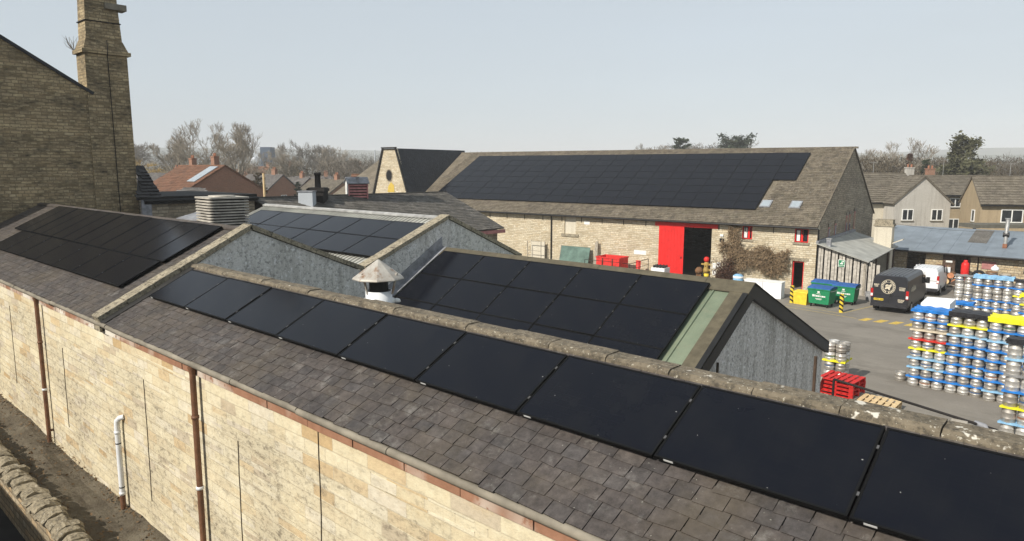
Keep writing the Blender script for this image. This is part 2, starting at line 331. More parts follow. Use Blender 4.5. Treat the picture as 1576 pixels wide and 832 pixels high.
def fascia_mat():
    a = Mat('peeling_terracotta_paint'); k = a.ramp(a.noise(3, 6, 0.7), [(0.3, (.22, .11, .065)), (0.7, (.33, .175, .11))])
    pe = a.math('MULTIPLY', a.ramp(a.noise(0.5, 3, 0.6), [(0.5, 0), (0.62, 1)]), a.ramp(a.noise(7, 6, 0.75), [(0.38, 0), (0.46, 1)]))
    k = a.mix(pe, k, (.62, .58, .5)); a.col(k); a.set(Roughness=0.85); a.bump(a.noise(20, 5), .4, .01); return a.m
M['terracotta'] = fascia_mat()
def yard_mat():
    a = Mat('worn_concrete_yard'); k = a.ramp(a.noise(0.35, 8, 0.68), [(0.3, (.165, .15, .128)), (0.7, (.225, .205, .175))])
    k = a.mix(0.5, k, a.ramp(a.noise(14, 6, 0.8), [(0.2, .3), (0.8, .7)]), 'OVERLAY')
    k = a.mix(a.ramp(a.noise(0.22, 5, 0.7, vec=a.map(a.obj(), (1, 2.2, 1), (5, 3, 0))), [(0.52, 0), (0.70, 0.6)]), k, (.095, .085, .07))
    k = a.mix(a.ramp(a.noise(2.2, 7, 0.75, vec=a.map(a.obj(), (.35, 1.6, 1), (1, 2, 0), (0, 0, .5))), [(0.52, 0), (0.7, 0.5)]), k, (.27, .25, .215))
    k = a.mix(a.ramp(a.noise(1.1, 3, 0.6), [(0.66, 0), (0.74, 0.5)]), k, (.07, .065, .055))
    a.col(k); a.set(Roughness=0.9); a.bump(a.noise(20, 6), .3, .01); return a.m
M['yard'] = yard_mat()
def soil_mat():
    a = Mat('alley_soil'); k = a.ramp(a.noise(1.2, 8, 0.75), [(0.3, (.075, .06, .042)), (0.55, (.135, .115, .082)), (0.75, (.2, .175, .13))])
    k = a.mix(a.ramp(a.noise(3, 6, 0.75), [(0.55, 0), (0.7, .8)]), k, (.04, .03, .022)); a.col(k); a.set(Roughness=1.0); a.bump(a.noise(7, 8, .75), 1.0, .08); return a.m
M['soil'] = soil_mat()
def field_mat():
    a = Mat('town_ground'); k = a.ramp(a.noise(0.012, 8, 0.7), [(0.35, (.07, .07, .04)), (0.5, (.11, .1, .06)), (0.65, (.085, .1, .05))]); a.col(k); a.set(Roughness=1.0); return a.m
M['field'] = field_mat()
M['hill'] = plain('wooded_hill', (.07, .08, .05), 1.0, 0, 0.5, 0.004)
M['tarmac'] = plain('lane_tarmac', (.022, .021, .02), 0.95, 0, 0.4, 1.2, 0.3)  # tarmac kept near-black, part of the lane's shade put into its colour
M['yellow_line'] = plain('yellow_road_paint', (.50, .35, .075), 0.85, 0, 0.35, 5)
M['faded_line'] = plain('faded_yellow_paint', (.34, .27, .13), 0.9, 0, 0.3, 5)
M['yellow'] = plain('yellow_paint', (.68, .50, .04), 0.55, 0, 0.2, 4)
M['blue_plastic'] = plain('bright_blue_plastic', (.018, .17, .52), 0.5, 0, 0.3, 5)
M['lblue_plastic'] = plain('pale_blue_plastic', (.22, .42, .62), 0.55, 0, 0.3, 5)
M['yellow_plastic'] = plain('acid_yellow_plastic', (.70, .66, .02), 0.55, 0, 0.2, 5)
M['red_plastic'] = plain('red_plastic', (.55, .03, .02), 0.5, 0, 0.2, 5)
M['cream_plastic'] = plain('cream_plastic', (.55, .48, .36), 0.6, 0, 0.2, 5)
M['black_plastic'] = plain('black_plastic', (.022, .022, .025), 0.5, 0, 0.4, 5)
M['white_plastic'] = plain('white_plastic', (.78, .79, .8), 0.45, 0, 0.08, 5)
M['grey_plastic'] = plain('grey_plastic', (.2, .2, .2), 0.6, 0, 0.3, 5)
M['green_bin'] = plain('green_bin_plastic', (.014, .20, .085), 0.5, 0, 0.2, 3)
M['bin_lid'] = plain('blue_bin_lid', (.018, .085, .27), 0.5, 0, 0.25, 3)
M['rubber'] = plain('black_rubber', (.015, .015, .015), 0.85, 0, 0.3, 5)
M['van_paint'] = plain('dark_navy_van_paint', (.020, .021, .026), 0.3, 0, 0.25, 2, spec=0.5)
M['van_white'] = plain('white_van_paint', (.72, .73, .74), 0.3, 0, 0.05, 2, spec=0.5)
M['car_glass'] = plain('dark_car_glass', (.010, .011, .013), 0.08, 0, 0.1, 2, spec=0.6)
M['cream_logo'] = plain('cream_vinyl_print', (.58, .52, .40), 0.6, 0, 0.1, 5)
M['tail_red'] = plain('red_tail_lens', (.40, .012, .012), 0.25, 0, 0.1, 5)
M['win_glass'] = plain('window_pane', (.02, .023, .027), 0.08, 0, 0.3, 2, spec=0.6)
M['sky_glass'] = plain('rooflight_pane', (.30, .34, .37), 0.2, 0, 0.15, 2, spec=0.6)
M['blue_roof'] = plain('blue_grey_sheet_roof', (.165, .195, .225), 0.6, 0, 0.2, 0.8)
M['pale_sheet'] = plain('pale_grey_sheet', (.33, .33, .30), 0.75, 0, 0.25, 1.2)
M['grey_green_board'] = plain('grey_green_board', (.10, .16, .135), 0.8, 0, 0.35, 1.6)
M['ochre'] = plain('ochre_board', (.50, .36, .07), 0.8, 0, 0.15, 3)
M['dull_ochre'] = plain('dull_ochre_paint', (.34, .235, .065), 0.65, 0, 0.35, 5)
M['litter'] = plain('dead_leaf_litter', (.13, .085, .045), 1.0, 0, 0.5, 9)
M['pink_wood'] = plain('faded_maroon_wood', (.36, .16, .15), 0.8, 0, 0.3, 5)
M['orange_pot'] = plain('orange_clay_pot', (.24, .105, .06), 0.85, 0, 0.2, 5)
M['cast_iron'] = plain('soot_black', (.018, .016, .015), 0.85, 0, 0.4, 5)
M['pale_ridge'] = plain('pale_grey_ridge', (.30, .30, .29), 0.8, 0, 0.35, 3)
M['dull_louvre'] = plain('dull_grey_louvre', (.36, .335, .29), 0.7, 0.0, 0.35, 4)
M['canopy_felt'] = plain('olive_grey_felt', (.11, .105, .085), 0.9, 0, 0.3, 2)
M['far_blue'] = plain('blue_grey_cladding', (.035, .06, .10), 0.7, 0, 0.1, 0.5)
M['far_white'] = plain('pale_cladding', (.42, .45, .48), 0.7, 0, 0.1, 0.5)
def steel():
    a = Mat('scuffed_steel'); r = a.inst()
    k = a.ramp(r, [(0, (.40, .37, .33)), (0.5, (.60, .58, .54)), (1, (.74, .73, .70))])
    k = a.mix(a.ramp(a.noise(8, 5, .7), [(0.4, 0), (0.75, .6)]), k, (.24, .21, .17))
    z = a.n('SeparateXYZ', 2, Vector=a.n('TexCoord', 0)); bc_ = a.ramp(a.math('FRACT', a.math('MULTIPLY', r, 7.3)), [(0, (.05, .16, .4)), (.18, (.45, .16, .05)), (.3, (.06, .2, .1)), (.42, (.5, .48, .44)), (.8, (.4, .36, .3))], 'CONSTANT')
    band = a.ramp(z, [(0, 0), (.42, 1), (.55, 0)], 'CONSTANT'); on = a.math('GREATER_THAN', a.math('FRACT', a.math('MULTIPLY', r, 13.7)), 0.6)
    k = a.mix(a.math('MULTIPLY', a.math('MULTIPLY', band, on), .8), k, bc_)
    a.col(k); a.set(Roughness=a.ramp(a.noise(5, 4), [(0.3, .35), (0.7, .6)]), Metallic=0.7); return a.m
M['steel'] = steel()
M['keg_band'] = plain('dull_steel_band', (.25, .23, .2), 0.5, 0.7, 0.4, 8)
M['cask_wood'] = plain('oak_cask', (.16, .085, .04), 0.7, 0, 0.4, 6)
M['cask_end'] = plain('cask_end', (.46, .2, .1), 0.7, 0, 0.3, 6)
M['bark'] = plain('grey_brown_bark', (.15, .13, .10), 0.95, 0, 0.3, 0.8)
M['twig'] = plain('bare_twigs', (.15, .132, .108), 1.0, 0, 0.25, 0.3)  # twig brown lightened and greyed to suggest distance haze
M['twig_light'] = plain('pale_bare_twigs', (.26, .228, .182), 1.0, 0, 0.25, 0.3)
M['willow'] = plain('yellow_willow_twigs', (.36, .24, .06), 1.0, 0, 0.3, 0.5)
M['dry_vine'] = plain('dry_creeper', (.21, .15, .09), 1.0, 0, 0.4, 3)
M['pine_leaf'] = plain('dark_pine_needles', (.030, .042, .022), 0.9, 0, 0.45, 0.35)
M['conifer'] = plain('olive_conifer_needles', (.085, .085, .045), 0.9, 0, 0.45, 0.35)
M['shrub'] = plain('brown_winter_shrub', (.075, .06, .038), 1.0, 0, 0.4, 0.5)
M['bronze_shrub'] = plain('bronze_beech_leaf', (.085, .045, .03), 1.0, 0, 0.3, 0.5)

# ------------------------------------------------------------------ setting: ground, yard, alley, hills
g = MB(); NG = 40
g.face([(-6000, -6000, -0.05), (6000, -6000, -0.05), (6000, 6000, -0.05), (-6000, 6000, -0.05)]); struct(g.build('ground', M['field']))
g = MB(); g.face([(-75, 8, 0), (30, 8, 0), (30, 78, 0), (-75, 78, 0)]); struct(g.build('yard', M['yard']))
g = MB()                                            # alley floor, uneven
nx, ny = 120, 10
P0 = [[(-46 + 58 * i / nx, 3.6 + 1.45 * j / ny, 1.08 + R.uniform(-.035, .035) + .06 * math.sin(i * .31 + j * .7)) for i in range(nx + 1)] for j in range(ny + 1)]
for j in range(ny):
    for i in range(nx): g.face([P0[j][i], P0[j][i + 1], P0[j + 1][i + 1], P0[j + 1][i]], smooth=True)
struct(g.build('alley_path', M['soil']))
g = MB(); g.face([(-80, -40, 0.3), (40, -40, 0.3), (40, 3.45, 0.3), (-80, 3.45, 0.3)]); struct(g.build('lane', M['tarmac']))
def hills(name, d0, d1, base, amp, seed, f=1.0):
    g = MB(); rr = random.Random(seed); ph = [rr.uniform(0, 6.28) for _ in range(9)]
    n = 160; rows = 6; pts = []
    for j in range(rows + 1):
        row = []
        for i in range(n + 1):
            a = rad(-42.3) + rad(-62 + 124 * i / n); d = d0 + (d1 - d0) * j / rows
            h = sum(math.sin(a * f * (5 + 4.3 * k) + ph[k] + d * .0004 * k) / (1.5 + k * .8) for k in range(8)) / 1.8
            z = (base + amp * h) * math.sin(math.pi * 0.5 * min(1, j / (rows - 1.0))) - 1
            row.append((math.sin(a) * d, math.cos(a) * d, z))
        pts.append(row)
    for j in range(rows):
        for i in range(n): g.face([pts[j][i], pts[j][i + 1], pts[j + 1][i + 1], pts[j + 1][i]], smooth=True)
    return struct(g.build(name, M['hill']))
hills('hills', 1300, 1800, 36, 8, 3); hills('hills', 1900, 2500, 66, 12, 8)

# ------------------------------------------------------------------ tiles laid one by one on a slope
def tiles(mb, O, U, V, wid, ln, tw, ex, th=0.009, jit=0.25, mi=0, lap=0.07, off=0.5, holes=None):
    O = Vector(O); U = Vector(U).normalized(); V = Vector(V).normalized(); N = U.cross(V).normalized()
    rows = int(math.ceil(ln / ex)); base = [R.random() for _ in range(400)]
    for r in range(rows):
        v0 = r * ex - 0.015; v1 = min(ln, v0 + ex + lap); u = -R.random() * tw - (tw * off if r % 2 else 0)
        while u < wid:
            t = tw * (1 + R.uniform(-jit, jit)); a = max(0, u); b = min(wid, u + t - 0.006)
            u += t
            if b - a < 0.03: continue
            if holes and holes(a, v0): continue
            vv = v0 + R.uniform(-.008, .008); lift = th * R.uniform(1.3, 1.9)
            p = [O + U * (a + R.uniform(0, .008)) + V * (vv + R.uniform(-.012, .012)) + N * (lift * .3), O + U * (b - R.uniform(0, .008)) + V * (vv + R.uniform(-.012, .012)) + N * (lift * .3), O + U * b + V * v1, O + U * a + V * v1]
            q = [p[0] + N * lift, p[1] + N * lift * R.uniform(.9, 1.1), p[2] + N * th * .5, p[3] + N * th * .5]
            c = min(.999, max(0, R.gauss(.5, .27)))
            i = len(mb.v); mb.v += [tuple(x) for x in p + q]
            for f in ((4, 5, 6, 7), (0, 1, 5, 4), (1, 2, 6, 5), (3, 0, 4, 7)): mb.f.append(tuple(i + k for k in f)); mb.m.append(mi); mb.c.append(c); mb.sm.append(False)
def slab(mb, O, U, V, t, m=0, c=None):   # slab whose top face is O..O+U+V
    U = Vector(U); V = Vector(V); N = U.cross(V).normalized()
    if N.z < 0: N = -N
    mb.obox(Vector(O) - N * t, U, V, N * t, m, c)

# ------------------------------------------------------------------ long slate-roofed building in front
GX = -16.4; EY = 4.88
def zf(y): return .5 * y + 2.77
off = (-13, 6, 0)
B = thing('slate_roof_building', 'long cream sandstone building with slate roof running along the alley in the foreground', 'building', off)
m = MB(); m.box(-34.5, 9, 5.0, 5.3, 0.9, 5.115); m.build('wall', M['ashlar'], B, off)
m = MB()                                            # plain rendered rear and gable walls
m.box(GX, 9, 6.87, 7.12, 0, 6.19)
m.build('rear_wall', M['pebble'], B, off)
m = MB(); poly = [(GX - .25, y, z) for y, z in ((5.31, 0), (5.31, zf(5.31) - .05), (8.37, 6.97), (11.72, 5.56), (14.99, 6.90), (18.41, 5.36), (18.41, 0))]
m.prism(poly, (.25, 0, 0)); m.build('gable_wall', M['pebble'], B, off)
m = MB(); s5 = math.hypot(1, .5)
slab(m, (GX, EY + .02, zf(EY + .02) - .012), (25.4, 0, 0), (0, 1.96, .98), .05, 0, .3)
tiles(m, (GX + .02, EY, zf(EY)), (1, 0, 0), (0, 1, .5), 25.3, 2.01 * s5, .27, .175)
m.build('slate_roof', M['slate'], B, off)
m = MB()
slab(m, (-34.5, EY + .02, zf(EY + .02) - .012), (17.85, 0, 0), (0, 3.46, 1.73), .05, 0, .3)
tiles(m, (-34.5, EY, zf(EY)), (1, 0, 0), (0, 1, .5), 17.75, 3.5 * s5, .27, .175)
m.obox((-34.5, 8.25, 6.93), (17.8, 0, 0), (0, .12, .05), (0, 0, .05), 0, .4); m.obox((-34.5, 8.37, 6.98), (17.8, 0, 0), (0, .12, -.05), (0, 0, .05), 0, .4)
slab(m, (-34.5, 8.4, 6.93), (17.85, 0, 0), (0, 3.32, -1.40), .06, 0, .5)
m.build('slate_roof', M['slate'], B, off)
m = MB()                                            # second bay roof: pale corrugated sheet
slab(m, (-28, 11.72, 5.53), (11.35, 0, 0), (0, 3.27, 1.34), .06); slab(m, (-28, 14.99, 6.87), (11.35, 0, 0), (0, 3.42, -1.52), .06)
for i in range(56): m.tube([(-27.9 + i * .2, 11.76, 5.56), (-27.9 + i * .2, 14.95, 6.87)], .03, 5, 0, None, False)
m.build('corrugated_roof', M['pale_sheet'], B, off)
m = MB(); m.obox((-28, 14.89, 6.885), (11.3, 0, 0), (0, .12, .05), (0, 0, .05)); m.obox((-28, 15.01, 6.935), (11.3, 0, 0), (0, .12, -.054), (0, 0, .05))
m.build('ridge_cap', M['pale_ridge'], B, off)
def coping_bar(mb, y0, z0, y1, z1, xa, xb, t=.115, n=9):
    for i in range(n):
        a = i / n; b = (i + 1) / n - .004
        pa = Vector((xa, y0 + (y1 - y0) * a, z0 + (z1 - z0) * a)); pb = Vector((xa, y0 + (y1 - y0) * b, z0 + (z1 - z0) * b)); d = pb - pa
        nn = Vector((0, -d.z, d.y)).normalized()
        if nn.z < 0: nn = -nn
        mb.obox(pa - nn * t + nn * R.uniform(-.006, .006), (xb - xa, 0, 0), d, nn * t)
m = MB(); xa, xb = GX - .36, GX + .05
coping_bar(m, 4.80, 5.325, 8.37, 7.11, xa, xb, n=6); coping_bar(m, 8.375, 7.11, 11.70, 5.72, xa, xb, n=6)
coping_bar(m, 11.74, 5.72, 14.99, 7.04, xa, xb, n=6); coping_bar(m, 14.995, 7.04, 18.5, 5.47, xa, xb, n=6)
m.box(xa + .02, xb - .03, 4.84, 5.02, 5.0, 5.21)
m.build('verge_coping', M['verge'], B, off)
m = MB(); m.obox((GX + .002, 4.86, zf(4.86) + .028), (.30, 0, 0), (0, 2.0, 1.0), (0, 0, .008)); m.box(GX, GX + .035, 4.9, 7.0, 5.0, 5.1)
m.prism([(GX, 4.86, zf(4.86)), (GX, 6.95, zf(6.95)), (GX, 6.95, zf(6.95) + .07), (GX, 4.86, zf(4.86) + .07)], (.02, 0, 0))
m.build('flashing', M['black_felt'], B, off)
m = MB(); x = GX + .1                               # lichened ridge coping, stone by stone
while x < 9:
    L = R.uniform(.75, 1.0); dz = R.uniform(-.012, .012); b = .035
    prof = [(6.80, 6.15), (7.13, 6.15), (7.13, 6.235), (7.1, 6.265), (6.86, 6.262), (6.81, 6.225)]
    m.prism([(x, y + R.uniform(-.008, .008), z + dz + R.uniform(-.008, .008)) for y, z in prof], (L - .012, 0, 0)); x += L
m.build('ridge_coping', M['coping'], B, off)
m = MB(); x = -34.5
while x < 9:
    L = R.uniform(1.6, 2.2); y = 4.872 + R.uniform(-.008, .008); z = 5.155 + R.uniform(-.01, .01)
    m.tube([(x, y, z), (x + L - .01, y, z + R.uniform(-.006, .006))], .052, 10); x += L
m.build('gutter', M['gutter_stone'], B, off)
m = MB(); x = -34.5
while x < 9:
    L = R.uniform(.9, 1.15); m.box(x, x + L - .018, 4.935 + R.uniform(-.006, .004), 5.0, 4.94, 5.085); x += L
m.build('eaves_band', M['terracotta'], B, off)
# thin dark vertical lines up the wall
for x, z0, z1 in ((-27.0, 1.9, 3.9), (-24.9, 2.0, 4.4), (-19.9, 1.9, 4.0), (-14.55, 1.7, 4.3), (-10.62, 1.5, 4.1), (-8.2, 1.2, 4.93), (-5.6, 1.5, 4.2), (-2.5, 1.2, 4.2)):
    m = MB(); m.tube([(x + R.uniform(-.012, .012) + .004 * k, 4.992, z0 + (z1 - z0) * k / 9) for k in range(10)], .0075, 5); m.build('wall_dark_line', M['cable'], B, off)
def downpipe(x, z0, z1, mat, collars, top=True):
    y = 4.885; m = MB(); m.tube([(x, y, z0), (x, y, z1)], .052, 12)
    if top: m.tube([(x, y, z1), (x, y + .0, z1 + .12)], [.052, .075], 12)
    m.box(x - .05, x + .05, y, 5.0, z0 + .3, z0 + .34)
    p = m.build('downpipe', mat, B, off)
    for z in collars:
        q = MB(); q.lathe([(.05, z - .03), (.066, z - .025), (.066, z + .025), (.05, z + .03)], x, y, 12); q.build('collar', M['white_pvc'] if z < 3.4 else mat, p, off)
downpipe(-21.4, 1.12, 4.98, M['brown_iron'], (2.6, 3.9)); downpipe(-11.9, 0.95, 4.98, M['brown_iron'], (2.9, 4.2))
x = -15.95
m = MB(); m.tube([(x, 4.885, 1.1), (x, 4.885, 1.42)], .056, 12); p = m.build('downpipe', M['brown_iron'], B, off)
m = MB(); m.tube([(x, 4.885, 1.42), (x, 4.885, 3.0), (x + .01, 4.89, 3.1), (x + .06, 4.93, 3.17), (x + .14, 5.0, 3.2)], .056, 12); p = m.build('downpipe', M['white_pvc'], B, off); p['label'] = 'white plastic length of downpipe with an elbow into the wall'
for z in (1.46, 2.85): q = MB(); q.lathe([(.05, z - .03), (.068, z - .025), (.068, z + .025), (.05, z + .03)], x, 4.885, 12); q.build('collar', M['white_pvc'], p, off)
for z in (1.6, 2.6): q = MB(); q.lathe([(.056, z - .012), (.061, z - .012), (.061, z + .012), (.056, z + .012)], x, 4.885, 12); q.build('strap', M['black'], p, off)
B_front = B

# alley boundary wall with upright cope stones
off = (-16, 3.3, 0.3)
W = thing('rubble_boundary_wall', 'low rubble stone wall with rough cope stones beside the alley at lower left', 'wall', off)
m = MB(); m.box(-46, 4, 3.4, 3.76, -0.1, 1.33); m.build('wall_face', M['alley_stone'], W, off)
m = MB(); x = -46
while x < 4:
    L = R.uniform(.22, .46); h = R.uniform(.14, .24); y0 = 3.34 + R.uniform(-.04, .04); y1 = 3.83 + R.uniform(-.05, .05); z = 1.32
    n = 10; j = lambda a=.03: R.uniform(-a, a); tl = R.uniform(-.05, .05)
    prof = [(y0 + j(), z), (y0 - .02 + j(), z + h * .5), (y0 + .07 + j(), z + h * .92), (3.53 + j(), z + h * 1.1 + j()), (3.66 + j(), z + h * 1.08 + j()), (y1 - .08 + j(), z + h * .9), (y1 + j(), z + h * .45), (y1 + j(), z)]
    A = [(x + .02 + j(.015), a, b) for a, b in prof]; Bq = [(x + L * .5 + tl, (a - 3.59) * 1.06 + 3.59, b + .025 if b > z + .02 else b) for a, b in prof]; Cq = [(x + L - .02 + j(.015) + tl * .3, a + j(.02), b + j(.015) if b > z + .02 else b) for a, b in prof]
    k = len(prof); m.mesh(A + Bq + Cq, [tuple(range(k))[::-1], tuple(range(2 * k, 3 * k))] + [(r * k + i, r * k + i + 1, (r + 1) * k + i + 1, (r + 1) * k + i) for r in (0, 1) for i in range(k - 1)], 0)
    m.f[-(2 * (k - 1) + 2)] = m.f[-(2 * (k - 1) + 2)][::-1]; x += L
m.build('cope_stones', M['copestone'], W, off)
m = MB()                                            # dead leaves and twigs blown into the alley
for k in range(1500):
    x = R.uniform(-36, -8); y = R.choice((4.98 - abs(R.gauss(0, .16)), 3.86 + abs(R.gauss(0, .25)), R.uniform(3.9, 4.95))); c = Vector((x, y, 1.13 + R.uniform(0, .05))); a = Vector((R.gauss(0, 1), R.gauss(0, 1), R.gauss(0, .3))).normalized() * R.uniform(.02, .055); b = Vector((R.gauss(0, 1), R.gauss(0, 1), R.gauss(0, .4))).normalized() * .03
    m.face([c - a, c + b, c + a, c - b])
o = m.build('leaf_litter', M['litter']); o['kind'] = 'stuff'; o['label'] = 'dead leaf litter scattered along the alley floor'; o['category'] = 'litter'
# unseen terrace added behind the camera to shade the lane
off = (-12, -6, 0.3)
T = thing('shade_terrace', 'unseen stone terrace with slate roof, added across the lane to shade it', 'building', off)
m = MB(); m.box(-33, 24, -9, -3.2, 0, 6.0); m.build('wall', M['rubble'], T, off)
m = MB(); slab(m, (-33.2, -3.0, 5.9), (57.4, 0, 0), (0, -3.1, 0.9), .1); slab(m, (-33.2, -9.2, 5.9), (57.4, 0, 0), (0, 3.1, 0.9), .1); m.build('roof', M['old_slate'], T, off)

# ------------------------------------------------------------------ pale green sheet shed behind the ridge coping
off = (-11, 14.7, 0)
S = thing('green_sheet_shed', 'grey rendered shed with pale green metal sheet roof and black verge', 'shed', off)
def zg(y): return 5.98 - .604 * (14.7 - y)
m = MB(); slab(m, (-16.38, 9.3, zg(9.3)), (10.05, 0, 0), (0, 5.4, 5.4 * .604), .05); slab(m, (-16.38, 14.7, 5.98), (10.05, 0, 0), (0, 5.2, -2.278), .05)
x = -16.15
while x < -6.4:
    m.prism([(x, 9.3, zg(9.3)), (x + .05, 9.3, zg(9.3)), (x + .04, 9.3, zg(9.3) + .04), (x + .01, 9.3, zg(9.3) + .04)], (0, 5.4, 5.4 * .604)); x += .48
m.build('sheet_roof', M['green_sheet'], S, off)
m = MB(); x = -16.3
while x < -6.2:
    L = min(3.0, -6.18 - x); m.obox((x, 14.37, zg(14.37) + .045), (L - .008, 0, 0), (0, .33, .33 * .604), (0, 0, .02)); m.obox((x, 14.7, 6.025), (L - .008, 0, 0), (0, .33, -.145), (0, 0, .02)); x += 3.0
m.build('ridge_flashing', M['olive_trim'], S, off)
m = MB(); m.obox((-6.62, 9.3, zg(9.3) + .02), (.42, 0, 0), (0, 5.4, 5.4 * .604), (0, 0, .035)); m.obox((-6.62, 14.7, 6.0), (.42, 0, 0), (0, 5.2, -2.278), (0, 0, .035))
m.build('verge_flashing', M['olive_trim'], S, off)
m = MB(); m.prism([(-6.2, 9.25, zg(9.25) + .06), (-6.2, 14.7, 6.045), (-6.2, 19.95, 3.745), (-6.2, 19.95, 3.42), (-6.2, 14.7, 5.68), (-6.2, 9.25, zg(9.25) - .3)], (-.12, 0, 0)); m.build('verge_fascia', M['black'], S, off)
m = MB(); m.prism([(-6.32, y, z) for y, z in ((9.5, 0), (9.5, 2.78), (14.7, 5.9), (19.8, 3.66), (19.8, 0))], (-.2, 0, 0)); m.build('gable_wall', M['pebble_streak'], S, off)
m = MB(); m.box(-16.38, -6.53, 9.5, 9.7, 0, 2.74); m.box(-16.38, -6.53, 19.6, 19.8, 0, 3.66); m.build('side_wall', M['pebble'], S, off)
m = MB(); m.obox((GX + .003, 9.3, zg(9.3) + .05), (.22, 0, 0), (0, 5.4, 5.4 * .604), (0, 0, .03)); m.obox((GX + .003, 9.3, zg(9.3) + .06), (.03, 0, 0), (0, 5.4, 5.4 * .604), (0, 0, .32)); m.build('flashing', M['lead'], S, off)
m = MB(); m.tube([(-6.24, 13.15, 4.55), (-6.24, 13.15, 0.1)], .03, 6); m.build('conduit', M['cable'], S, off)

# ------------------------------------------------------------------ third roof, dark slates, ridge running away from us
off = (-33, 25, 0)
D = thing('dark_slate_building', 'low building under a weathered dark slate roof in front of the barn', 'building', off)
m = MB(); slab(m, (-28.6, 17.5, 4.94), (0, 13.2, 0), (-5.2, 0, 2.03), .05, 0, .3); slab(m, (-39, 17.5, 4.94), (0, 13.2, 0), (5.2, 0, 2.03), .05, 0, .3)
s4 = math.hypot(5.2, 2.03); tiles(m, (-28.6, 17.5, 4.95), (0, 1, 0), (-5.2, 0, 2.03), 13.2, s4, .34, .22, .014)
m.obox((-33.9, 17.5, 6.96), (.2, 0, 0), (0, 13.2, 0), (0, 0, .06), 0, .2)
m.build('slate_roof', M['old_slate'], D, off)
m = MB(); m.box(-38.5, -28.9, 17.8, 30.4, 0, 4.85); m.prism([(-38.5, 30.35, 4.85), (-28.9, 30.35, 4.85), (-33.8, 30.35, 6.75)], (0, -.2, 0)); m.build('wall', M['gable_stone'], D, off)
m = MB(); m.box(-28.72, -28.56, 17.5, 30.75, 4.66, 4.86); m.build('fascia', M['pink_wood'], D, off)

# ------------------------------------------------------------------ tall brewery gable with chimney, upper left
off = (-40, 4, 0)
T = thing('tall_stone_building', 'tall sooty gritstone building whose gable end rises at the left edge', 'building', off)
m = MB(); m.prism([(-34.5, y, z) for y, z in ((-6.3, 0), (-6.3, 11.75), (2, 17.05), (10.5, 11.8), (10.5, 0))], (-.5, 0, 0)); m.box(-50, -35.0, 9.9, 10.4, 0, 11.8); m.box(-50, -35, -6.3, -5.8, 0, 11.7)
m.build('wall', M['dark_stone'], T, off)
m = MB(); slab(m, (-34.4, 10.75, 11.72), (-15.6, 0, 0), (0, -8.75, 5.44), .12, 0, .3); slab(m, (-34.4, -6.6, 11.72), (-15.6, 0, 0), (0, 8.6, 5.44), .12, 0, .3); m.build('roof', M['black_slate'], T, off)
off2 = (-35, 11.4, 0)
Ch = thing('stone_chimney_stack', 'tall square gritstone chimney with projecting band beside the gable at upper left', 'chimney', off2)
def frus(mb, x0, x1, y0, y1, z0, X0, X1, Y0, Y1, z1, mi=0):
    mb.hexa([(x0, y0, z0), (x1, y0, z0), (x1, y1, z0), (x0, y1, z0), (X0, Y0, z1), (X1, Y0, z1), (X1, Y1, z1), (X0, Y1, z1)], mi)
m = MB(); frus(m, -35.62, -34.42, 10.42, 12.24, 0, -35.56, -34.46, 10.5, 12.2, 13.4); frus(m, -35.5, -34.52, 10.62, 12.06, 14.0, -35.46, -34.56, 10.68, 11.98, 15.6); frus(m, -35.46, -34.56, 10.68, 11.98, 15.6, -35.42, -34.6, 10.72, 11.94, 20)
m.build('shaft', M['dark_stone'], Ch, off2)
m = MB(); m.box(-35.66, -34.36, 10.38, 12.34, 13.4, 13.56); frus(m, -35.6, -34.42, 10.46, 12.26, 13.56, -35.5, -34.52, 10.6, 12.08, 14.0)
m.build('stone_band', M['dark_stone'], Ch, off2)
m = MB(); m.box(-35.0, -34.42, 11.45, 12.32, 15.35, 15.6); m.build('stone_shelf', M['gutter_stone'], Ch, off2)
for z in (14.75, 16.0):
    m = MB(); m.box(-35.52, -34.5, 10.6, 12.06, z, z + .04); m.build('iron_strap', M['cast_iron'], Ch, off2)
m = MB(); m.tube([(-34.40, 11.4, 14), (-34.33, 11.38, 13.5), (-34.40, 11.38, 13.3), (-34.39, 11.4, 8), (-34.38, 11.42, 5.5)], .018, 5); m.build('lightning_conductor', M['cast_iron'], Ch, off2)

# low annexe behind the chimney
off = (-34, 14, 0)
A = thing('stone_annexe', 'low stone annexe with black tiled slope and black gutter behind the tall chimney', 'building', off)
m = MB(); m.box(-40, -33.15, 12.26, 17.2, 0, 7.0); m.build('wall', M['gable_stone'], A, off)
m = MB(); m.prism([(-33.0, 11.63, 7.12), (-33.0, 12.75, 7.12), (-35.05, 12.75, 8.59), (-35.05, 12.26, 8.59), (-34.42, 12.26, 8.138)], (0, 0, -.06), 0, .4)
sl = math.hypot(2.05, 1.47); tiles(m, (-33.0, 11.63, 7.13), (0, 1, 0), (-2.05, 0, 1.47), 1.12, sl, .28, .24, .03, .02, 0, .06, 0, holes=lambda a, v: a < v * .36)
m.build('tiled_roof', M['black_tile'], A, off)
m = MB(); m.box(-40, -33.05, 12.78, 17.3, 7.02, 7.2); m.build('flat_roof', M['black_felt'], A, off)
m = MB(); m.tube([(-32.95, 11.95, 7.02), (-32.95, 17.3, 7.0)], .075, 8); m.box(-33.12, -33.0, 11.95, 17.3, 6.86, 7.06); m.build('gutter', M['black'], A, off)
m = MB(); m.box(-33.15, -33.0, 11.85, 12.25, 6.2, 7.05); m.build('gutter_end', M['lead'], A, off)

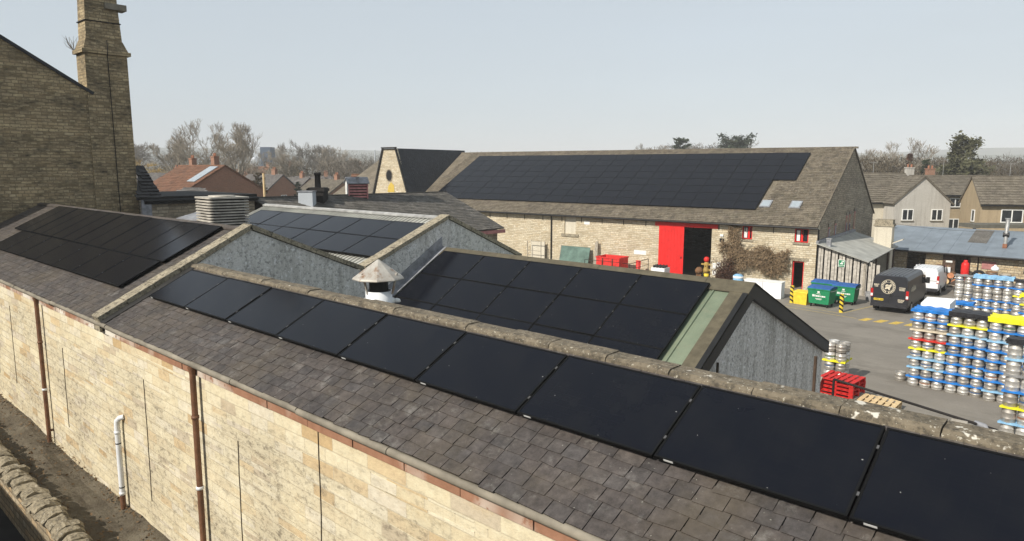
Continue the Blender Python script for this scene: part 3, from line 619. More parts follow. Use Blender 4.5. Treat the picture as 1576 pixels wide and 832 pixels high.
# ------------------------------------------------------------------ the big barn (its own frame, turned 5.4 degrees)
BA = 0.0942126; bc, bs = math.cos(BA), math.sin(BA)
def b2w(x, y, z=0.0): return Vector((x * bc - y * bs, x * bs + y * bc, z))
off = (-30, 61.5, 0)
BN = thing('stone_barn', 'long stone barn with lichened stone tile roof and a red sliding door', 'barn', b2w(*off), BA)
FY = 51.55; BX1 = -12.1; BX0 = -66.0
def zb(y): return 8.5 + 1.75 - .552 * (61.53 - y)
def wall_with_holes(mb, x0, x1, z0, z1, y0, y1, holes):
    xs = sorted({x0, x1, *[h[0] for h in holes], *[h[1] for h in holes]})
    for a, b in zip(xs, xs[1:]):
        hs = sorted([(h[2], h[3]) for h in holes if h[0] < b - 1e-6 and h[1] > a + 1e-6]); z = z0
        for p, q in hs + [(z1, z1)]:
            if p > z + 1e-6: mb.box(a, b, y0, y1, z, p)
            z = max(z, q)
WIN = [(-17.37, -16.62), (-13.62, -12.68)]
holes = [(-23.95, -19.68, -0.1, 4.08), (-13.66, -12.86, -0.1, 2.02)] + [(a, b, 3.35, 4.36) for a, b in WIN] + [(-33.0, -31.85, 2.85, 4.4)]
m = MB(); wall_with_holes(m, BX0, BX1, -0.1, 4.66, FY, FY + .55, holes); m.build('wall', M['barn_stone'], BN, off)
m = MB(); m.prism([(BX1, FY + .56, -0.1), (BX1, FY + .56, 4.98), (BX1, 61.53, 10.12), (BX1, 71.6, 4.6), (BX1, 71.6, -.1)], (-.5, 0, 0)); m.build('gable_wall', M['gable_stone'], BN, off)
m = MB(); m.box(BX0, BX1 - .52, 71.0, 71.55, -.1, 4.5); m.build('rear_wall', M['gable_stone'], BN, off)
m = MB(); ey = 51.12; sl = math.hypot(1, .552)
slab(m, (BX0, ey + .03, zb(ey + .03) - .012), (BX1 - BX0 + .08, 0, 0), (0, 10.38, 10.38 * .552), .08, 0, .4)
slab(m, (BX0, 61.53, 10.24), (BX1 - BX0 + .1, 0, 0), (0, 10.4, -5.74), .08, 0, .4)
tiles(m, (-55.5, ey, zb(ey)), (1, 0, 0), (0, 1, .552), 43.5, 10.4 * sl, .235, .25, .024, .05,
      holes=lambda a, v: (7.2 < a < 39.0 and 2.0 < v < 10.4) or (-40 < a < 3.6 and v > 1.5))
x = -55
while x < -12.1:
    m.prism([(x, 61.33, 10.15), (x, 61.53, 10.30), (x, 61.73, 10.15)], (.44, 0, 0)); x += .45
m.build('tiled_roof', M['stone_tile'], BN, off)
m = MB(); m.tube([(-52, 51.08, 4.44), (BX1 + .1, 51.08, 4.42)], .075, 8); m.box(-52, BX1, 51.2, FY - .002, 4.36, 4.47); m.build('gutter', M['black'], BN, off)
for x in [-45.4 + 2.02 * k for k in range(17)]:
    m = MB(); m.obox((x - .025, FY - .03, 4.36), (.05, 0, 0), (0, -.35, .02), (0, 0, .05)); m.obox((x - .022, FY - .04, 3.92), (.044, 0, 0), (0, .038, 0), (0, 0, .46)); m.build('gutter_bracket', M['black'], BN, off)
m = MB(); m.tube([(-34.35, 51.47, .1), (-34.35, 51.47, 4.3)], .06, 8); m.build('downpipe', M['black'], BN, off)
m = MB(); m.tube([(BX1 + .09, 51.5, .1), (BX1 + .09, 51.5, 4.3), (BX1 + .05, 51.2, 4.42)], .05, 8); m.build('downpipe', M['black'], BN, off)
m = MB(); m.obox((BX1 + .01, 51.1, zb(51.1) - .1), (.07, 0, 0), (0, 10.43, 10.43 * .552), (0, 0, .16)); m.obox((BX1 + .01, 61.53, 10.16), (.07, 0, 0), (0, 10.4, -5.74), (0, 0, .14)); m.build('verge', M['stone_tile'], BN, off)
# doors and windows
m = MB(); m.box(-24.35, -19.2, FY - .09, FY - .003, 4.02, 4.36); m.build('door_rail', M['red'], BN, off)
m = MB()
for k in range(8): m.box(-24.0 + k * .265, -24.0 + k * .265 + .258, FY - .075, FY - .03, .04, 4.02)
d = m.build('sliding_door', M['red'], BN, off)
q = MB(); q.box(-22.1, -22.02, FY - .11, FY - .07, 1.5, 1.65); q.build('handle', M['black'], d, off)
m = MB(); m.box(-13.64, -13.57, FY + .1, FY + .25, 0, 2.0); m.box(-12.94, -12.88, FY + .1, FY + .25, 0, 2.0); m.box(-13.57, -12.94, FY + .1, FY + .25, 1.92, 2.0); m.build('door_frame', M['red'], BN, off)
m = MB(); m.box(-13.95, -12.55, FY - .02, FY + .1, 2.02, 2.26); m.build('lintel', M['verge'], BN, off)
for a, b in WIN:
    m = MB(); f = .07
    m.box(a, a + f, FY + .06, FY + .16, 3.37, 4.34); m.box(b - f, b, FY + .06, FY + .16, 3.37, 4.34); m.box(a + f, b - f, FY + .06, FY + .16, 4.27, 4.34); m.box(a + f, b - f, FY + .06, FY + .16, 3.37, 3.43)
    m.box(a + .42, a + .57, FY + .04, FY + .17, 3.43, 4.27); wn_ = m.build('window', M['red'], BN, off)
    q = MB(); q.box(a + f, a + .42, FY + .1, FY + .12, 3.43, 4.27); q.box(a + .57, b - f, FY + .1, FY + .12, 3.43, 4.27); q.build('pane', M['win_glass'], wn_, off)
    q = MB(); q.box(a + .13, a + .35, FY + .09, FY + .098, 3.45, 4.2); q.build('blind', M['white'], wn_, off)
    q = MB(); q.box(a - .1, b + .1, FY - .06, FY + .06, 3.2, 3.35); q.build('sill', M['verge'], wn_, off)
    q = MB(); q.box(a - .12, b + .12, FY - .004, FY + .05, 4.36, 4.5); q.build('lintel', M['red'], wn_, off)
m = MB(); m.box(-33.0, -31.85, FY + .10, FY + .3, 2.85, 4.4); m.build('blocked_window', M['cream_render'], BN, off)
m = MB(); m.box(-33.3, -31.55, FY - .08, FY + .09, 2.63, 2.84); m.build('sill', M['verge'], BN, off)
m = MB(); m.box(-33.3, -32.0, FY - .03, FY + .02, 1.2, 1.5); m.build('lintel', M['verge'], BN, off)
for y0, z0 in ((54.6, 2.55), (56.6, 2.7), (60.3, 3.1), (61.4, 3.15), (63.3, 3.3)):
    m = MB(); m.box(BX1 - .05, BX1 + .02, y0, y0 + .55, z0, z0 + 1.75); wn_ = m.build('window', M['pink_wood'], BN, off)
    q = MB(); q.box(BX1 + .02, BX1 + .03, y0 + .1, y0 + .45, z0 + .1, z0 + 1.6); q.build('pane', M['win_glass'], wn_, off)
    q = MB(); q.box(BX1, BX1 + .07, y0 - .12, y0 + .67, z0 + 1.76, z0 + 2.0); q.build('lintel', M['gutter_stone'], wn_, off)
for xx in (-16.35, -14.2):
    y0 = 53.15; m = MB(); N = Vector((0, -.552, 1)).normalized(); V = Vector((0, 1, .552)).normalized(); O = Vector((xx - .39, y0, zb(y0))) + N * .02
    m.obox(O, (.78, 0, 0), V * .98, N * .09); r = m.build('rooflight', M['lead'], BN, off)
    q = MB(); q.obox(O + Vector((.09, 0, 0)) + V * .1 + N * .092, (.6, 0, 0), V * .78, N * .012); q.build('pane', M['sky_glass'], r, off)
m = MB(); m.box(-19.0, -18.72, FY - .14, FY - .003, 3.05, 3.3); m.build('floodlight', M['black'], BN, off)
m = MB(); m.box(-19.0, -18.75, FY - .1, FY - .003, 3.45, 3.62); m.build('alarm_box', M['white'], BN, off)
for x, z, ww, hh in ((-19.5, .95, .3, .42), (-19.16, 1.1, .26, .36), (-19.5, .45, .3, .4), (-26.2, 1.55, 1.1, .35), (-31.0, 3.75, .55, .3)):
    m = MB(); m.box(x, x + ww, FY - .02, FY - .003, z, z + hh); m.build('notice_board', M['white'], BN, off)

# the wing: tall narrow gable with steep blue-black slopes
WY = 51.30
def wz(z): return z + 8.5
m = MB(); m.prism([(x, WY, z) for x, z in ((-58.2, -.1), (-57.5, 4.3), (-55.57, 10.5), (-53.62, 10.5), (-51.5, 4.3), (-51.5, -.1))], (0, .22, 0)); wg = m.build('wing_gable', M['barn_stone'], BN, off)
q = MB(); c0 = Vector((-54.75, WY - .03, 7.72)); ring = []
for k in range(24):
    a = 2 * math.pi * k / 24; q.obox(c0 + Vector((math.cos(a) * .42, 0, math.sin(a) * .55)), (.10 * math.cos(a), 0, .10 * math.sin(a)), (0, .06, 0), Vector((-math.sin(a) * .15, 0, math.cos(a) * .15)))
q.build('round_surround', M['gable_stone'], wg, off)
q = MB(); q.prism([c0 + Vector((math.cos(2 * math.pi * k / 20) * .43, .008, math.sin(2 * math.pi * k / 20) * .56)) for k in range(20)], (0, .02, 0))
for k in range(5): q.box(-55.1, -54.4, WY - .035, WY - .02, 7.4 + k * .15, 7.44 + k * .15)
q.build('louvre', M['black'], wg, off)
q = MB(); q.prism([(-55.05 + .02, WY - .03, 6.0), (-54.0, WY - .03, 6.0), (-54.05, WY - .03, 6.7), (-54.5, WY - .03, 7.05), (-54.9, WY - .03, 6.6)], (0, .02, 0)); q.build('arched_board', M['ochre'], wg, off)
m = MB()
slab(m, (-51.35, 51.15, 4.0), (0, 11.0, 0), (-2.31, 0, 6.52), .09, 0, .4); tiles(m, (-51.35, 51.15, 4.0), (0, 1, 0), (-2.31, 0, 6.52), 10.3, 6.92, .3, .22, .012)
slab(m, (-57.72, 51.15, 4.0), (0, 11.0, 0), (2.1, 0, 6.52), .09, 0, .4); slab(m, (-55.62, 51.15, 10.52), (1.96, 0, 0), (0, 10.8, 0), .09, 0, .4)
m.build('wing_roof', M['black_slate'], BN, off)
m = MB(); m.prism([(-51.2, 51.12, 4.0), (-53.6, 51.12, 10.6), (-53.75, 51.12, 10.6), (-51.42, 51.12, 4.0)], (0, .15, 0)); m.prism([(-57.85, 51.12, 4.0), (-55.62, 51.12, 10.6), (-55.48, 51.12, 10.6), (-57.65, 51.12, 4.0)], (0, .15, 0)); m.box(-55.7, -53.55, 51.1, 51.3, 10.54, 10.66)
m.build('wing_coping', M['black_felt'], BN, off)

# ------------------------------------------------------------------ solar panels, every one a thing with frame and glass
def panel_proto(W, H, label, group, clamps=True, sticker=False):
    t = thing('solar_panel', label, 'solar panel', (0, 0, 0), 0, group)
    m = MB(); f = .022; h = .04
    m.box(0, W, 0, f, 0, h); m.box(0, W, H - f, H, 0, h); m.box(0, f, f, H - f, 0, h); m.box(W - f, W, f, H - f, 0, h); m.box(.25, .29, .05, H - .05, -.055, -.001); m.box(W - .29, W - .25, .05, H - .05, -.055, -.001)
    fr = m.build('frame', M['pframe'], t); subs = []
    m = MB(); m.box(f, W - f, f, H - f, .006, h - .004); gl = m.build('glass', M['glass'], t)
    ch = [(fr, subs), (gl, [])]
    if clamps:
        for v in (.22, .74):
            m = MB(); m.box(-.020, .002, H * v, H * v + .04, h - .006, h + .006); ch.append((m.build('clamp', M['dark_clamp'], t), []))
    if sticker: m = MB(); m.box(W * .06, W * .06 + .10, -.004, -.0015, .012, .034); s_ = m.build('rating_sticker', M['sticker'], t); ch.append((s_, []))
    return t, ch
def array(proto, origin, U, V, pos, base=None):
    """pos: list of (u, v, label); first moves the prototype itself"""
    t, ch = proto; U = Vector(U).normalized(); V = Vector(V).normalized(); N = U.cross(V)
    Rm = Matrix((U, V, N)).transposed(); eul = Rm.to_euler()
    for i, (u, v, lab) in enumerate(pos):
        p = Vector(origin) + U * (u + R.uniform(-.003, .003)) + V * (v + R.uniform(-.004, .004)) + N * R.uniform(-.003, .003)
        e = eul.copy(); e.x += R.uniform(-.0035, .0035); e.y += R.uniform(-.0035, .0035)
        if i == 0: t.location = p; t.rotation_euler = e; t['label'] = lab
        else: dup(t, ch, p, lab, rot=e)
PW, PH = 1.762, 1.10
pr = panel_proto(1.772, 1.075, '', 'solar panels in the single front row', True, True)
N5 = Vector((0, -.5, 1)).normalized()
array(pr, Vector((-15.86, 5.74, zf(5.74))) + N5 * .075, (1, 0, 0), (0, 1, .5), [(1.792 * k, 0, 'large black solar panel, %s from the left in the single foreground row' % ORD[k]) for k in range(9)])
pr = panel_proto(1.132, 1.70, '', 'upper solar panels on the left roof', False)
array(pr, Vector((-31.3, 6.74, zf(6.74))) + N5 * .075, (1, 0, 0), (0, 1, .5), [(1.142 * k, 0, 'upright black solar panel, %s from left, upper row below the tall stone gable' % ORD[k]) for k in range(12)])
pr = panel_proto(1.752, 1.09, '', 'lower solar panels on the left roof', True)
array(pr, Vector((-30.02, 5.74, zf(5.74))) + N5 * .075, (1, 0, 0), (0, 1, .5), [(1.764 * k, 0, 'black solar panel, %s from the left in the lower row of the left slate roof' % ORD[k]) for k in range(7)])
pr = panel_proto(1.752, 1.125, '', 'solar panels on the pale corrugated roof', False)
N41 = Vector((0, -.41, 1)).normalized()
array(pr, Vector((-27.15, 12.33, 5.80)) + N41 * .09, (1, 0, 0), (0, 1, .41), [(1.762 * c, (1 - r) * 1.135, 'dark solar panel, %s from left, %s row of the roof between two grey gables' % (ORD[c], ('upper', 'lower')[r])) for r in range(2) for c in range(6)])
pr = panel_proto(1.762, 1.125, '', 'solar panels on the green sheet shed', True)
N6 = Vector((0, -.604, 1)).normalized()
array(pr, Vector((-15.98, 14.5 - .9717 * 3, zg(14.5 - .9717 * 3))) + N6 * .1, (1, 0, 0), (0, 1, .604), [(1.775 * c, (2 - r) * 1.135, 'black solar panel, %s from left in the %s row on the green shed roof' % (ORD[c], ('top', 'middle', 'bottom')[r])) for r in range(3) for c in range(5)])
pr = panel_proto(1.741, 1.112, '', 'solar panels on the barn roof', False)
Ub = b2w(1, 0, 0); Vb = b2w(0, 1, .552); Nb = Ub.cross(Vb).normalized()
array(pr, b2w(-50.05, 52.74, zb(52.74)) + Nb * .11, Ub, Vb, [(1.747 * c, (7 - r) * 1.118, 'black solar panel on the barn roof, %s row from the ridge, %s from the left' % (ORD[r], ORD[c])) for r in range(8) for c in range(20) if not (r > 3 and c == 19)])

# ------------------------------------------------------------------ things on and behind the roofs
off = (-9.96, 7.42, 6.1)
C = thing('ventilation_cowl', 'conical weathered metal vent cowl standing behind the lichened ridge coping', 'vent', off)
m = MB(); m.lathe([(.235, 0), (.235, .25), (.22, .25), (.22, .05)], 0, 0, 24); m.build('duct', M['white_pvc'], C)
m = MB(); m.lathe([(.17, .1), (.17, .48)], 0, 0, 16); m.build('opening_shade', M['black'], C)  # black cylinder standing in for the shade inside the open cowl
m = MB(); m.lathe([(.455, .46), (.46, .475), (.44, .50), (.02, .80), (.0, .80)], 0, 0, 9, smooth=False); m.lathe([(.0, .77), (.43, .472), (.455, .46)], 0, 0, 9, smooth=False); m.build('cowl_cap', M['rusty'], C)
for a in (.4, 2.5, 4.6):
    m = MB(); m.obox((math.cos(a) * .245, math.sin(a) * .245, .2), (.03, 0, 0), (0, .03, 0), (math.cos(a) * .1, math.sin(a) * .1, .38)); m.build('bracket', M['rusty'], C)
m = MB()
for k in range(26):
    a = R.uniform(0, 6.28); r = R.uniform(.24, .4); m.lathe([(.0, 0), (.08, .0), (.06, .05), (0, .07)], math.cos(a) * r, math.sin(a) * r, 7)
m.build('mortar_skirt', M['white'], C)

off = (-21.75, 10.2, 5.80)
C = thing('cooling_unit', 'round-cornered cooling tower ringed with pale horizontal louvres behind the left roof ridge', 'cooling tower', off, -.08)
def rsq(r, e=.16, n=40):
    o = []
    for k in range(n):
        a = 2 * math.pi * k / n; c, s_ = math.cos(a), math.sin(a); o.append((r * math.copysign(abs(c) ** e, c), r * math.copysign(abs(s_) ** e, s_)))
    return o
m = MB(); m.prism([(x, y, .2) for x, y in rsq(.53)], (0, 0, 1.52)); m.build('core', M['void'], C)
for k in range(17):
    m = MB(); a = rsq(.64); b = rsq(.60); z = .25 + k * .087; n = len(a)
    m.mesh([(x, y, z) for x, y in a] + [(x, y, z + .032) for x, y in a] + [(x, y, z + .05) for x, y in b] + [(x, y, z + .01) for x, y in b], [(r * n + i, r * n + (i + 1) % n, (r + 1) * n + (i + 1) % n, (r + 1) * n + i) for r in range(3) for i in range(n)]); m.build('louvre', M['dull_louvre'], C)
m = MB(); m.prism([(x, y, 1.74) for x, y in rsq(.65)], (0, 0, .05)); m.lathe([(.4, 1.79), (.4, 1.83), (.34, 1.83)], 0, 0, 24); m.build('top_plate', M['dull_louvre'], C)
m = MB(); m.box(-.7, .7, -.7, .7, -.3, .2); m.build('base_frame', M['black'], C)
off = (-23.9, 10.3, 5.6)
C = thing('vent_box', 'small dark box vent with a grey lid beside the louvred cooling tower', 'vent', off, .2)
m = MB(); m.box(-.5, .5, -.35, .35, 0, 1.15); m.build('casing', M['black'], C)
m = MB(); m.prism([(-.55, -.4, 1.15), (.55, -.4, 1.15), (.55, .4, 1.32), (-.55, .4, 1.32)], (0, 0, .05)); m.build('lid', M['lead'], C)

off = (-33.8, 23.8, 6.85)
C = thing('louvred_roof_turret', 'small white-ended roof turret with faded maroon slats and a grey pitched lid', 'roof vent', off, 1.15)
C.scale = (.85, .85, .85)
m = MB(); m.box(-.62, .62, -.5, .5, -.35, .98); m.prism([(-.62, -.5, .98), (-.62, .5, .98), (-.62, 0, 1.3)], (1.24, 0, 0)); m.build('body', M['void'], C)
m = MB(); m.box(-.66, -.625, -.52, .52, -.2, .98); m.prism([(-.66, -.52, .98), (-.66, .52, .98), (-.66, 0, 1.32)], (.035, 0, 0)); m.build('end_panel', M['white'], C)
for k in range(5): m = MB(); m.obox((-.6, -.56, -.02 + k * .19), (1.2, 0, 0), (0, .06, .11), (0, .02, -.02)); m.build('slat', M['pink_wood'], C)
m = MB(); m.box(-.66, -.58, -.56, -.49, -.2, .98); m.box(.58, .66, -.56, -.49, -.2, .98); m.build('frame', M['pink_wood'], C)
m = MB(); slab(m, (-.75, -.66, .92), (1.5, 0, 0), (0, .66, .42), .04); slab(m, (-.75, .66, .92), (1.5, 0, 0), (0, -.66, .42), .04); m.box(-.05, .05, -.68, -.02, .97, 1.36); m.build('lid', M['lead'], C)
m = MB(); m.obox((-.8, -1.0, -.42), (1.6, 0, 0), (0, .5, .16), (0, 0, .05)); m.build('flashing', M['far_white'], C)

FV = Vector((-.67735, .73566, 0)).normalized(); RV = Vector((FV.y, -FV.x, 0))
def spot(u, d, z=0.0):
    """surveyed place: bearing given as photo column u, distance d metres along the viewing axis"""
    p = FV * d + RV * (d * (u - 788) / 1072.0 * 1.0); return Vector((p.x, p.y, z))
def hz(v, d): return CAM_Z - (v - 258.8) / 1072.0 * d * .985   # height of photo row v at distance d
p = spot(497, 38); off = (p.x, p.y, 6.0)
C = thing('soot_black_chimney', 'soot blackened chimney stack with a tall round pot behind the dark slate roof', 'chimney', off, .7)
m = MB(); m.box(-.42, .42, -.42, .42, -1, 1.45); m.box(-.48, .48, -.48, .48, 1.25, 1.4); m.build('stack', M['cast_iron'], C)
m = MB(); m.lathe([(.17, 1.45), (.15, 2.1), (.19, 2.12), (.19, 2.25), (.12, 2.25)], 0, 0, 12); m.build('pot', M['cast_iron'], C)
p = spot(480, 37)
C = thing('pale_vent_box', 'pale grey boxed vent left of the black chimney', 'vent', (p.x, p.y, 6.3), .7)
m = MB(); m.box(-.38, .38, -.3, .3, -.5, .95); m.build('casing', M['far_white'], C); m = MB(); m.box(-.42, .42, -.34, .34, .95, 1.0); m.build('lid', M['lead'], C)
# handrail behind the right end of the coping
C = thing('pipe_handrail', 'thin dark pipe rail with a bent end beyond the lichened coping at lower right', 'handrail', (-2.0, 7.5, 5.9))
m = MB(); m.tube([(-.26, 0, .42), (1.18, 0, .24)], .014, 6); m.build('rail', M['cast_iron'], C)
m = MB(); m.tube([(-.26, 0, -.1), (-.26, 0, .42)], .014, 6); m.build('post', M['cast_iron'], C)
m = MB(); m.tube([(1.0, .02, .26), (1.08, 0, .255), (1.13, -.01, .2), (1.14, -.02, .06), (1.12, -.02, -.1)], .026, 8); m.build('bent_pipe', M['lead'], C)
m = MB(); m.box(.82, .95, -.02, .02, .12, .27); m.build('plate', M['rusty'], C)
C = thing('corner_post', 'thin upright post at the right corner of the grey shed', 'post', (-2.72, 8.3, 5.2))
m = MB(); m.tube([(0, 0, 0), (0, 0, 1.12)], .02, 6); m.build('post_pole', M['dark_wood'], C)

# ------------------------------------------------------------------ kegs
def keg_mesh(name, r, h, mat, seg=14):
    m = MB(); p = [(.0, .02), (r * .80, .02), (r * .86, 0), (r * .95, .004), (r * .955, h * .08), (r * .94, h * .10), (r * .98, h * .14), (r * .985, h * .26), (r * 1.01, h * .28), (r * 1.01, h * .32), (r * .985, h * .34), (r * .985, h * .64), (r * 1.01, h * .66), (r * 1.01, h * .70), (r * .985, h * .72), (r * .98, h * .86), (r * .94, h * .90), (r * .955, h * .92),
                   (r * .955, h * .985), (r * .91, h), (r * .84, h * .99), (r * .80, h * .88), (.05, h * .90), (.04, h * .94), (0, h * .94)]
    m.lathe(p, 0, 0, seg); return m.build(name, mat)
KC, KH, KP = .418, .352, .377
keg0 = keg_mesh('keg', .203, KH, M['steel']); tall0 = keg_mesh('tall_keg', .206, .485, M['steel'])
used = {'keg': False, 'tall': False}
def put_keg(kind, p, label, group):
    src = keg0 if kind == 'keg' else tall0
    o = src if not used[kind] else src.copy()
    if used[kind]: COL.objects.link(o)
    used[kind] = True; o.location = (p[0] + R.uniform(-.008, .008), p[1] + R.uniform(-.012, .012), p[2]); o.rotation_euler = (R.uniform(-.012, .012), R.uniform(-.012, .012), R.uniform(0, 6.28)); tag(o, label, 'keg', group); return o
BC = {'blue': 'blue_plastic', 'pale blue': 'lblue_plastic', 'yellow': 'yellow_plastic', 'red': 'red_plastic', 'cream': 'cream_plastic', 'black': 'black_plastic', 'white': 'white_plastic', 'grey': 'grey_plastic'}
bcache = {}
def board_mesh(nx, ny, col, mul, pitch):
    k = (nx, ny, col, mul, pitch)
    if k in bcache: return bcache[k]
    m = MB(); W_, D_ = nx * pitch, ny * pitch; gx, gy = nx * 6, ny * 4
    for l in range(mul):
        sx, sy = (R.uniform(-.03, .03), R.uniform(-.03, .03)) if l else (0, 0)
        def P(i, j, top):
            x = W_ * i / gx; y = D_ * j / gy
            s_ = math.cos(2 * math.pi * x / pitch) * .5 + math.cos(2 * math.pi * y / pitch) * .5
            e = .034 * math.cos(2 * math.pi * x / pitch)
            yy = y + (.03 if j == gy else -.03 if j == 0 else 0) - (e if j == 0 else -e if j == gy else 0); xx = x + (.022 * math.cos(2 * math.pi * y / pitch) * (-1 if i == 0 else 1 if i == gx else 0))
            return (xx + sx, yy + sy, 0.026 * s_ + (.062 if top else 0) + l * .06)
        for top in (0, 1):
            for j in range(gy):
                for i in range(gx): m.face([P(i, j, top), P(i + 1, j, top), P(i + 1, j + 1, top), P(i, j + 1, top)] if top else [P(i, j + 1, 0), P(i + 1, j + 1, 0), P(i + 1, j, 0), P(i, j, 0)], 0, .5)
        ed = [(i, 0) for i in range(gx)] + [(gx, j) for j in range(gy)] + [(i, gy) for i in range(gx, 0, -1)] + [(0, j) for j in range(gy, 0, -1)]
        for a, b in zip(ed, ed[1:] + ed[:1]): m.face([P(*a, 0), P(*b, 0), P(*b, 1), P(*a, 1)], 0, .5)
    bcache[k] = [m, M[BC[col]], False]; o = m.build('divider_board', M[BC[col]]); bcache[k] = o; o['fresh'] = 1; return o
def stack(nm, x0, y0, nx, ny, cols, kind='keg', top=None, topmul=2, rz=0.0, zbase=0.0):
    """a block of kegs, each layer carried by the board below; cols: board colour above each layer, from the ground up"""
    ph = KP if kind == 'keg' else .52; kh = KH if kind == 'keg' else .485; pit = KC if kind == 'keg' else .425
    ca, sa = math.cos(rz), math.sin(rz)
    for L in range(len(cols)):
        jx, jy = R.uniform(-.012, .012), R.uniform(-.012, .012)
        for j in range(ny):
            for i in range(nx):
                x = (i + .5) * pit + jx; y = (j + .5) * pit + jy
                row = 'front' if j == 0 else 'second' if j == 1 else 'third'
                put_keg(kind, (x0 + x * ca - y * sa, y0 + x * sa + y * ca, zbase + L * ph), 'steel %s, %s layer up, %s from left, %s row, %s' % ('keg' if kind == 'keg' else 'tall keg', ORD[L], ORD[i], row, nm), 'kegs stacked in the yard' if kind == 'keg' else 'tall kegs at the right edge')
        col = cols[L]; last = L == len(cols) - 1
        if col is None: continue
        src = board_mesh(nx, ny, col, topmul if last else 1, pit)
        if src.get('fresh'): o = src; del o['fresh']
        else: o = src.copy(); COL.objects.link(o)
        o.location = (x0 + jx, y0 + jy, zbase + L * ph + kh - .01); o.rotation_euler = (0, 0, rz + R.uniform(-.03, .03))
        tag(o, '%s divider board %s the %s keg layer, %s' % (col, 'on top of' if last else 'over', ORD[L], nm), 'divider board', 'plastic boards between keg layers')
stack('stack with red board', -6.47, 30.45, 3, 2, ['blue', 'pale blue', 'pale blue', 'yellow', 'red', 'cream', 'blue', 'blue'])
stack('front stack topped black', -5.19, 30.42, 3, 2, ['blue', 'blue', 'blue', 'blue', 'blue', 'pale blue', 'yellow', 'black'], topmul=3)
stack('front stack topped yellow', -3.90, 30.25, 3, 2, ['pale blue', 'blue', 'blue', 'blue', 'blue', 'pale blue', 'blue', 'yellow'], topmul=3)
stack('blue-topped stack behind tall kegs', -2.62, 30.1, 2, 1, ['blue', 'blue', 'pale blue', 'blue', 'blue', 'blue', 'blue', 'blue'])
stack('near stack by the coping', -2.86, 26.3, 3, 1, ['pale blue', 'yellow', 'blue', 'grey', 'pale blue', 'black'], 'tall', topmul=3)
stack('half hidden stack behind red board', -5.72, 33.2, 2, 1, [None, None, None, None, 'blue', 'blue', 'blue', 'blue'])
stack('far leftmost stack', -7.15, 42.3, 2, 1, [None, None, None, None, None, None, None, 'grey'], topmul=1)
stack('far stack topped pale blue', -6.28, 42.1, 4, 1, [None, None, None, 'blue', 'blue', None, 'blue', 'pale blue'], topmul=3)
stack('far stack topped black', -4.55, 42.0, 4, 1, [None, None, None, None, 'blue', 'yellow', 'blue', 'black'], topmul=2)
stack('middle-distance stack topped yellow', -3.75, 37.2, 3, 1, [None, None, None, None, 'blue', 'blue', 'yellow', 'yellow'], topmul=2)
stack('small stack beside grey shed', -9.10, 28.6, 2, 2, [None, 'yellow', None, None], zbase=.15)
put_keg('keg', (-6.80, 31.0, 0), 'single steel keg standing alone on the yard left of the stacks', None)
# white shrink-wrapped pallet top behind the front stack
t = thing('wrapped_pallet_load', 'white wrapped pallet load behind the front left keg stack', 'pallet load', (-6.4, 31.5, 0))
m = MB(); m.hexa([(0, 0, .15), (1.05, 0, .15), (1.05, 1.0, .15), (0, 1.0, .15), (.0, 0, 3.18), (1.0, .03, 3.25), (1.03, 1.0, 3.34), (.02, .98, 3.3)]); m.build('wrapped_load', M['white_plastic'], t)
m = MB(); m.box(0, 1.05, 0, 1.0, 0, .14); m.build('pallet_base', M['old_wood'], t)

# ------------------------------------------------------------------ pallets
def pallet(name, label, mat, loc, rz, group=None, W_=1.2, D_=1.0):
    t = thing(name, label, 'pallet', loc, rz, group)
    for x in [0, .22, .44, .66, .88, 1.1]: m = MB(); m.box(x, x + .1 + .055, 0, D_, .125, .146); m.build('deck_board', mat, t)
    for y in (0, D_ / 2 - .05, D_ - .1): m = MB(); m.box(0, W_ + .055, y, y + .1, .104, .124); m.build('stringer', mat, t)
    for x in (0, W_ / 2 - .07, W_ - .09):
        for y in (0, D_ / 2 - .05, D_ - .1): m = MB(); m.box(x, x + .145, y, y + .1, .022, .103); m.build('block', mat, t)
    for y in (0, D_ / 2 - .05, D_ - .1): m = MB(); m.box(0, W_ + .055, y, y + .1, 0, .021); m.build('base_board', mat, t)
    return t
for k in range(4):
    pallet('red_pallet', 'red painted wooden pallet, %s in the stack by the grey shed' % ('lowest', 'second up', 'third up', 'topmost')[k], M['pallet_red'], (-8.42 + R.uniform(-.03, .03), 26.15 + R.uniform(-.03, .03), .3 + k * .15), -.07, 'red pallets', 1.2, 1.2)
for k in range(2): pallet('wooden_pallet', 'grey worn pallet carrying the red pallets, %s' % ('on the ground', 'second up')[k], M['old_wood'], (-8.4, 26.15, k * .148), -.07, 'worn pallets')
for k in range(2): pallet('pine_pallet', 'pale new pine pallet right of the red stack, %s' % ('lower of two', 'upper of two')[k], M['pine'], (-7.1 + .02 * k, 26.2, k * .15), .0, 'new pine pallets')
m = MB(); m.obox((-8.62, 25.85, 0), (.12, 0, 0), (0, .04, 0), (.28, .1, .95)); tag(m.build('timber_plank', M['old_wood']), 'rough timber plank leaning at the foot of the red pallet stack', 'plank')

# ------------------------------------------------------------------ yard markings
def mark(name, pts, mat, label, group=None, z=.004):
    m = MB(); m.face([(x, y, z) for x, y in pts]); o = m.build(name, mat); struct(o); return o
for k in range(4):
    x, y = -11.62 + k * .76, 42.0 + k * .085
    mark('hatch_marking', [(x, y), (x + .42, y + .03), (x + .62, y + .95), (x + .2, y + .92)], M['yellow_line'], '')
mark('line_marking', [(-17.4, 43.2), (-11.8, 42.35), (-11.8, 42.47), (-17.4, 43.32)], M['faded_line'], '')
mark('line_marking', [(-12.95, 43.4), (-12.83, 43.4), (-11.75, 49.0), (-11.87, 49.0)], M['faded_line'], '')
mark('line_marking', [(-16.4, 43.9), (-13.1, 43.25), (-13.1, 43.35), (-16.4, 44.0)], M['faded_line'], '')

